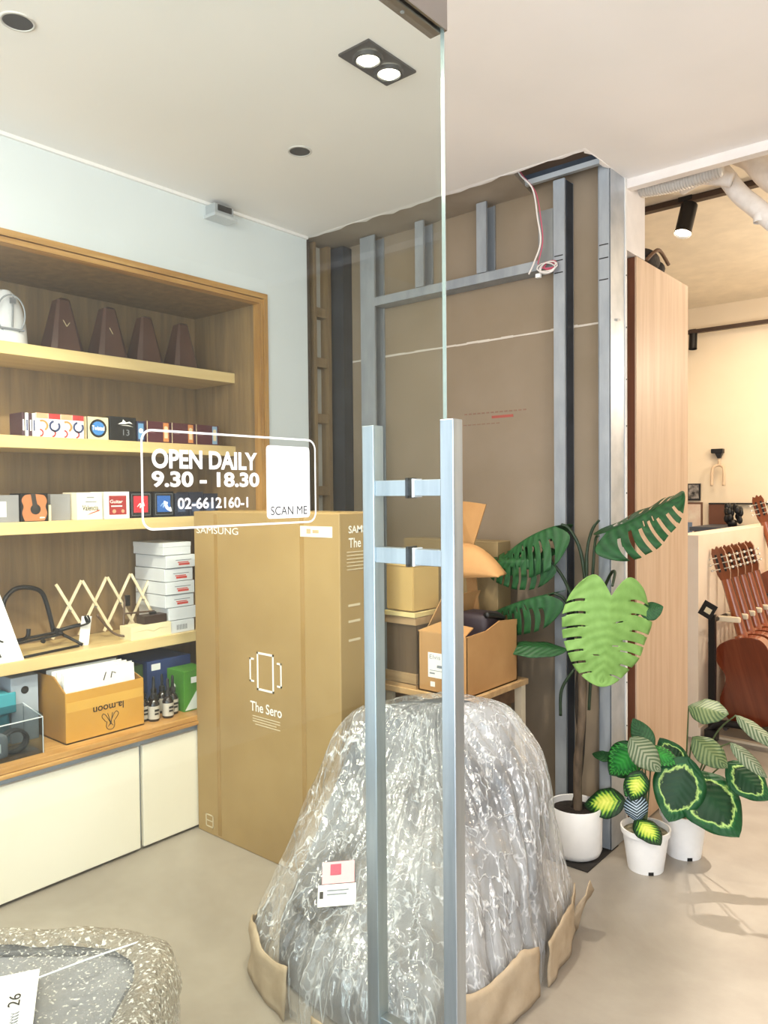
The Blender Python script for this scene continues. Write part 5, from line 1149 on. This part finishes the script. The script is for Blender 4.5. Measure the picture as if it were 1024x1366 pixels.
# ------------------------------------------------------------------ guitars and rack
M_maho = wood('mahogany_gloss', '#7a3a22', '#6a2f1a', '#572413', 'Z', .22, .7, .5)
M_side = wood('amber_gloss', '#a6572f', '#95492a', '#7d3a20', 'Z', .22, .7, .5)
M_neck = wood('neck_brown', '#a0562f', '#8d4927', '#763a1e', 'Z', .3, .5, .6)
M_head = wood('head_brown', '#8a4a2a', '#774024', '#61321b', 'Z', .3, .4, .6)
M_top = wood('spruce_top', '#dca15a', '#cf944e', '#bd8341', 'Z', .25, .5, .6)
gt = thing('classical_guitar', '', 'guitar', (0, 0, 0), 'classical guitars on the rack')
half = [(0, 0), (.09, .005), (.15, .04), (.183, .11), (.178, .17), (.145, .225), (.118, .275), (.120, .315), (.138, .36), (.137, .41), (.11, .455), (.05, .478), (0, .48)]
hp = crom([(a, 0, b) for a, b in half], 5)
outl = [V((p.x, 0, p.z)) for p in hp]+[V((-p.x, 0, p.z)) for p in hp[1:-1][::-1]]
def scl(k, y): 
    c = V((0, 0, .22)); return [V((c.x+(p.x-c.x)*k, y, c.z+(p.z-c.z)*k)) for p in outl]
obj('back', MB().loft([scl(.985, -.1000), scl(1, -.097)], cap0=True), M_maho, gt)
obj('side', MB().loft([scl(1, -.097), scl(1, -.003)]), M_side, gt, smooth=60)
obj('soundboard', MB().loft([scl(1, -.003), scl(.985, 0)], cap1=True), M_top, gt)
obj('soundhole', MB().cyl((0, 0, .325), (0, .0008, .325), .043), M_black, gt)
obj('bridge', MB().box((-.09, 0, .135), (.09, .008, .16), bev=.002), M_black, gt)
nk = MB()
rings = []
for z, wd, dp_ in ((.45, .031, .045), (.49, .029, .028), (.52, .028, .024), (.80, .026, .021)):
    rings.append([V((wd*math.cos(a), .004-dp_*math.sin(a), z)) for a in [PI*k/8 for k in range(9)]])
nk.loft(rings, close=True, cap0=True, cap1=True); obj('neck', nk, M_neck, gt, smooth=50)
obj('heel', MB().box((-.014, -.090, .455), (.014, .002, .490), bev=.006), M_neck, gt)
obj('fingerboard', MB().box((-.028, .003, .40), (.028, .009, .80)), M_black, gt)
hd = MB(); hpts = [(-.026, .80), (.026, .80), (.036, .835), (.037, .955), (.026, .985), (.012, .975), (0, .992), (-.012, .975), (-.026, .985), (-.037, .955), (-.036, .835)]
hd.prism([V((a, -.012, b)) for a, b in hpts], (0, .018, 0)); ho = obj('headstock', hd, M_head, gt)
sl_ = MB().box((-.022, -.0135, .845), (-.010, .007, .945)).box((.010, -.0135, .845), (.022, .007, .945)); obj('slot', sl_, M_black, ho)
tu = MB(); 
for s in (-1, 1):
    for z in (.862, .895, .928): tu.cyl((s*.036, -.004, z), (s*.052, -.010, z), .003, n=8).sphere((s*.057, -.012, z), .007, (1.1, .6, 1.2), 8)
    tu.box((s*.0372-.0015, -.010, .85), (s*.0372+.0015, .004, .94))
    for z in (.862, .895, .928): tu.box((min(s*.010, s*.036), -.0145, z-.003), (max(s*.010, s*.036), -.011, z+.003))
obj('tuner', tu, mat('tuner_nickel', '#e3dccd', .25, .6), ho)
gl_ = ['classical guitar at the near end of the rack, its dark red back in full view', 'classical guitar second from the near end of the rack', 'classical guitar third from the near end of the rack', 'classical guitar fourth from the near end of the rack', 'classical guitar at the far end of the rack']
for i in range(5):
    o = gt if i == 0 else copy_tree(gt)
    o.location = (-1.085, 4.50+i*.145, .095); o.rotation_euler = (0, math.radians(-15.5), 0); o['label'] = gl_[i]
o = copy_tree(gt); o.location = (-1.168, 5.65, .375); o.rotation_euler = (0, math.radians(-15.5), 0); o['label'] = 'guitar on a higher stand, only its headstock showing at the right edge'; del o['group']
gs = thing('guitar_stand', 'tall black floor stand holding the single guitar beyond the rack', 'stand', (-1.15, 5.62, 0))
obj('pole', MB().cyl((-1.13, 5.50, .02), (-1.13, 5.50, .36), .014), M_blackpaint, gs)
obj('base', MB().box((-1.27, 5.46, 0), (-.99, 5.80, .02), bev=.004), M_blackpaint, gs)
obj('cradle', MB().box((-1.24, 5.48, .345), (-1.06, 5.66, .362), bev=.003), M_blackpaint, gs)
rk = thing('guitar_rack', 'black guitar rack with padded neck rests on the floor before the half wall', 'rack', (-1.2, 4.8, 0))
for y in (4.32, 5.40):
    obj('post', MB().box((-1.335, y-.013, .02), (-1.300, y+.013, .690)), M_blackpaint, rk)
    obj('foot', MB().tube(crom([(-1.34, y, .035), (-1.28, y, .095), (-1.15, y, .105), (-1.02, y, .075), (-.92, y, .03)], 6), .020, 8), M_blackpaint, rk, smooth=True)
    obj('foot_cap', MB().box((-1.35, y-.03, 0), (-1.29, y+.03, .06)).box((-.95, y-.03, 0), (-.90, y+.03, .035)), M_black, rk)
obj('top_bar', MB().cyl((-1.318, 4.32, .655), (-1.318, 5.40, .655), .012), M_blackpaint, rk)
obj('lower_bar', MB().cyl((-1.25, 4.32, .075), (-1.25, 5.40, .075), .011).cyl((-1.05, 4.32, .075), (-1.05, 5.40, .075), .011), mat('grey_foam_bar', '#3a3836', .7), rk)
for i in range(6): obj('neck_rest', MB().box((-1.318, 4.42+i*.145-.01, .640), (-1.20, 4.42+i*.145+.014, .672), bev=.008), mat('cream_pad', '#e7d6b8', .7), rk)
tg = thing('price_tag', 'small black price tag clipped on the rack post', 'price tag', (-1.32, 4.3, .70))
obj('tag', MB().obox((-1.335, 4.300, .715), (.075, .003, .085), Matrix.Rotation(math.radians(28), 3, 'Y')), M_black, tg)
obj('tag_print', MB().obox((-1.333, 4.298, .712), (.035, .001, .03), Matrix.Rotation(math.radians(28), 3, 'Y')), mat('tag_cream', '#e6d8b4', .6), tg)
bs = thing('rack_base_board', 'low pale board on the floor under the guitar rack', 'board', (-1.2, 4.8, 0))
obj('board', MB().box((-1.36, 4.36, 0), (-1.0, 4.40, .012)), mat('pale_board', '#d9c9ae', .6), bs)
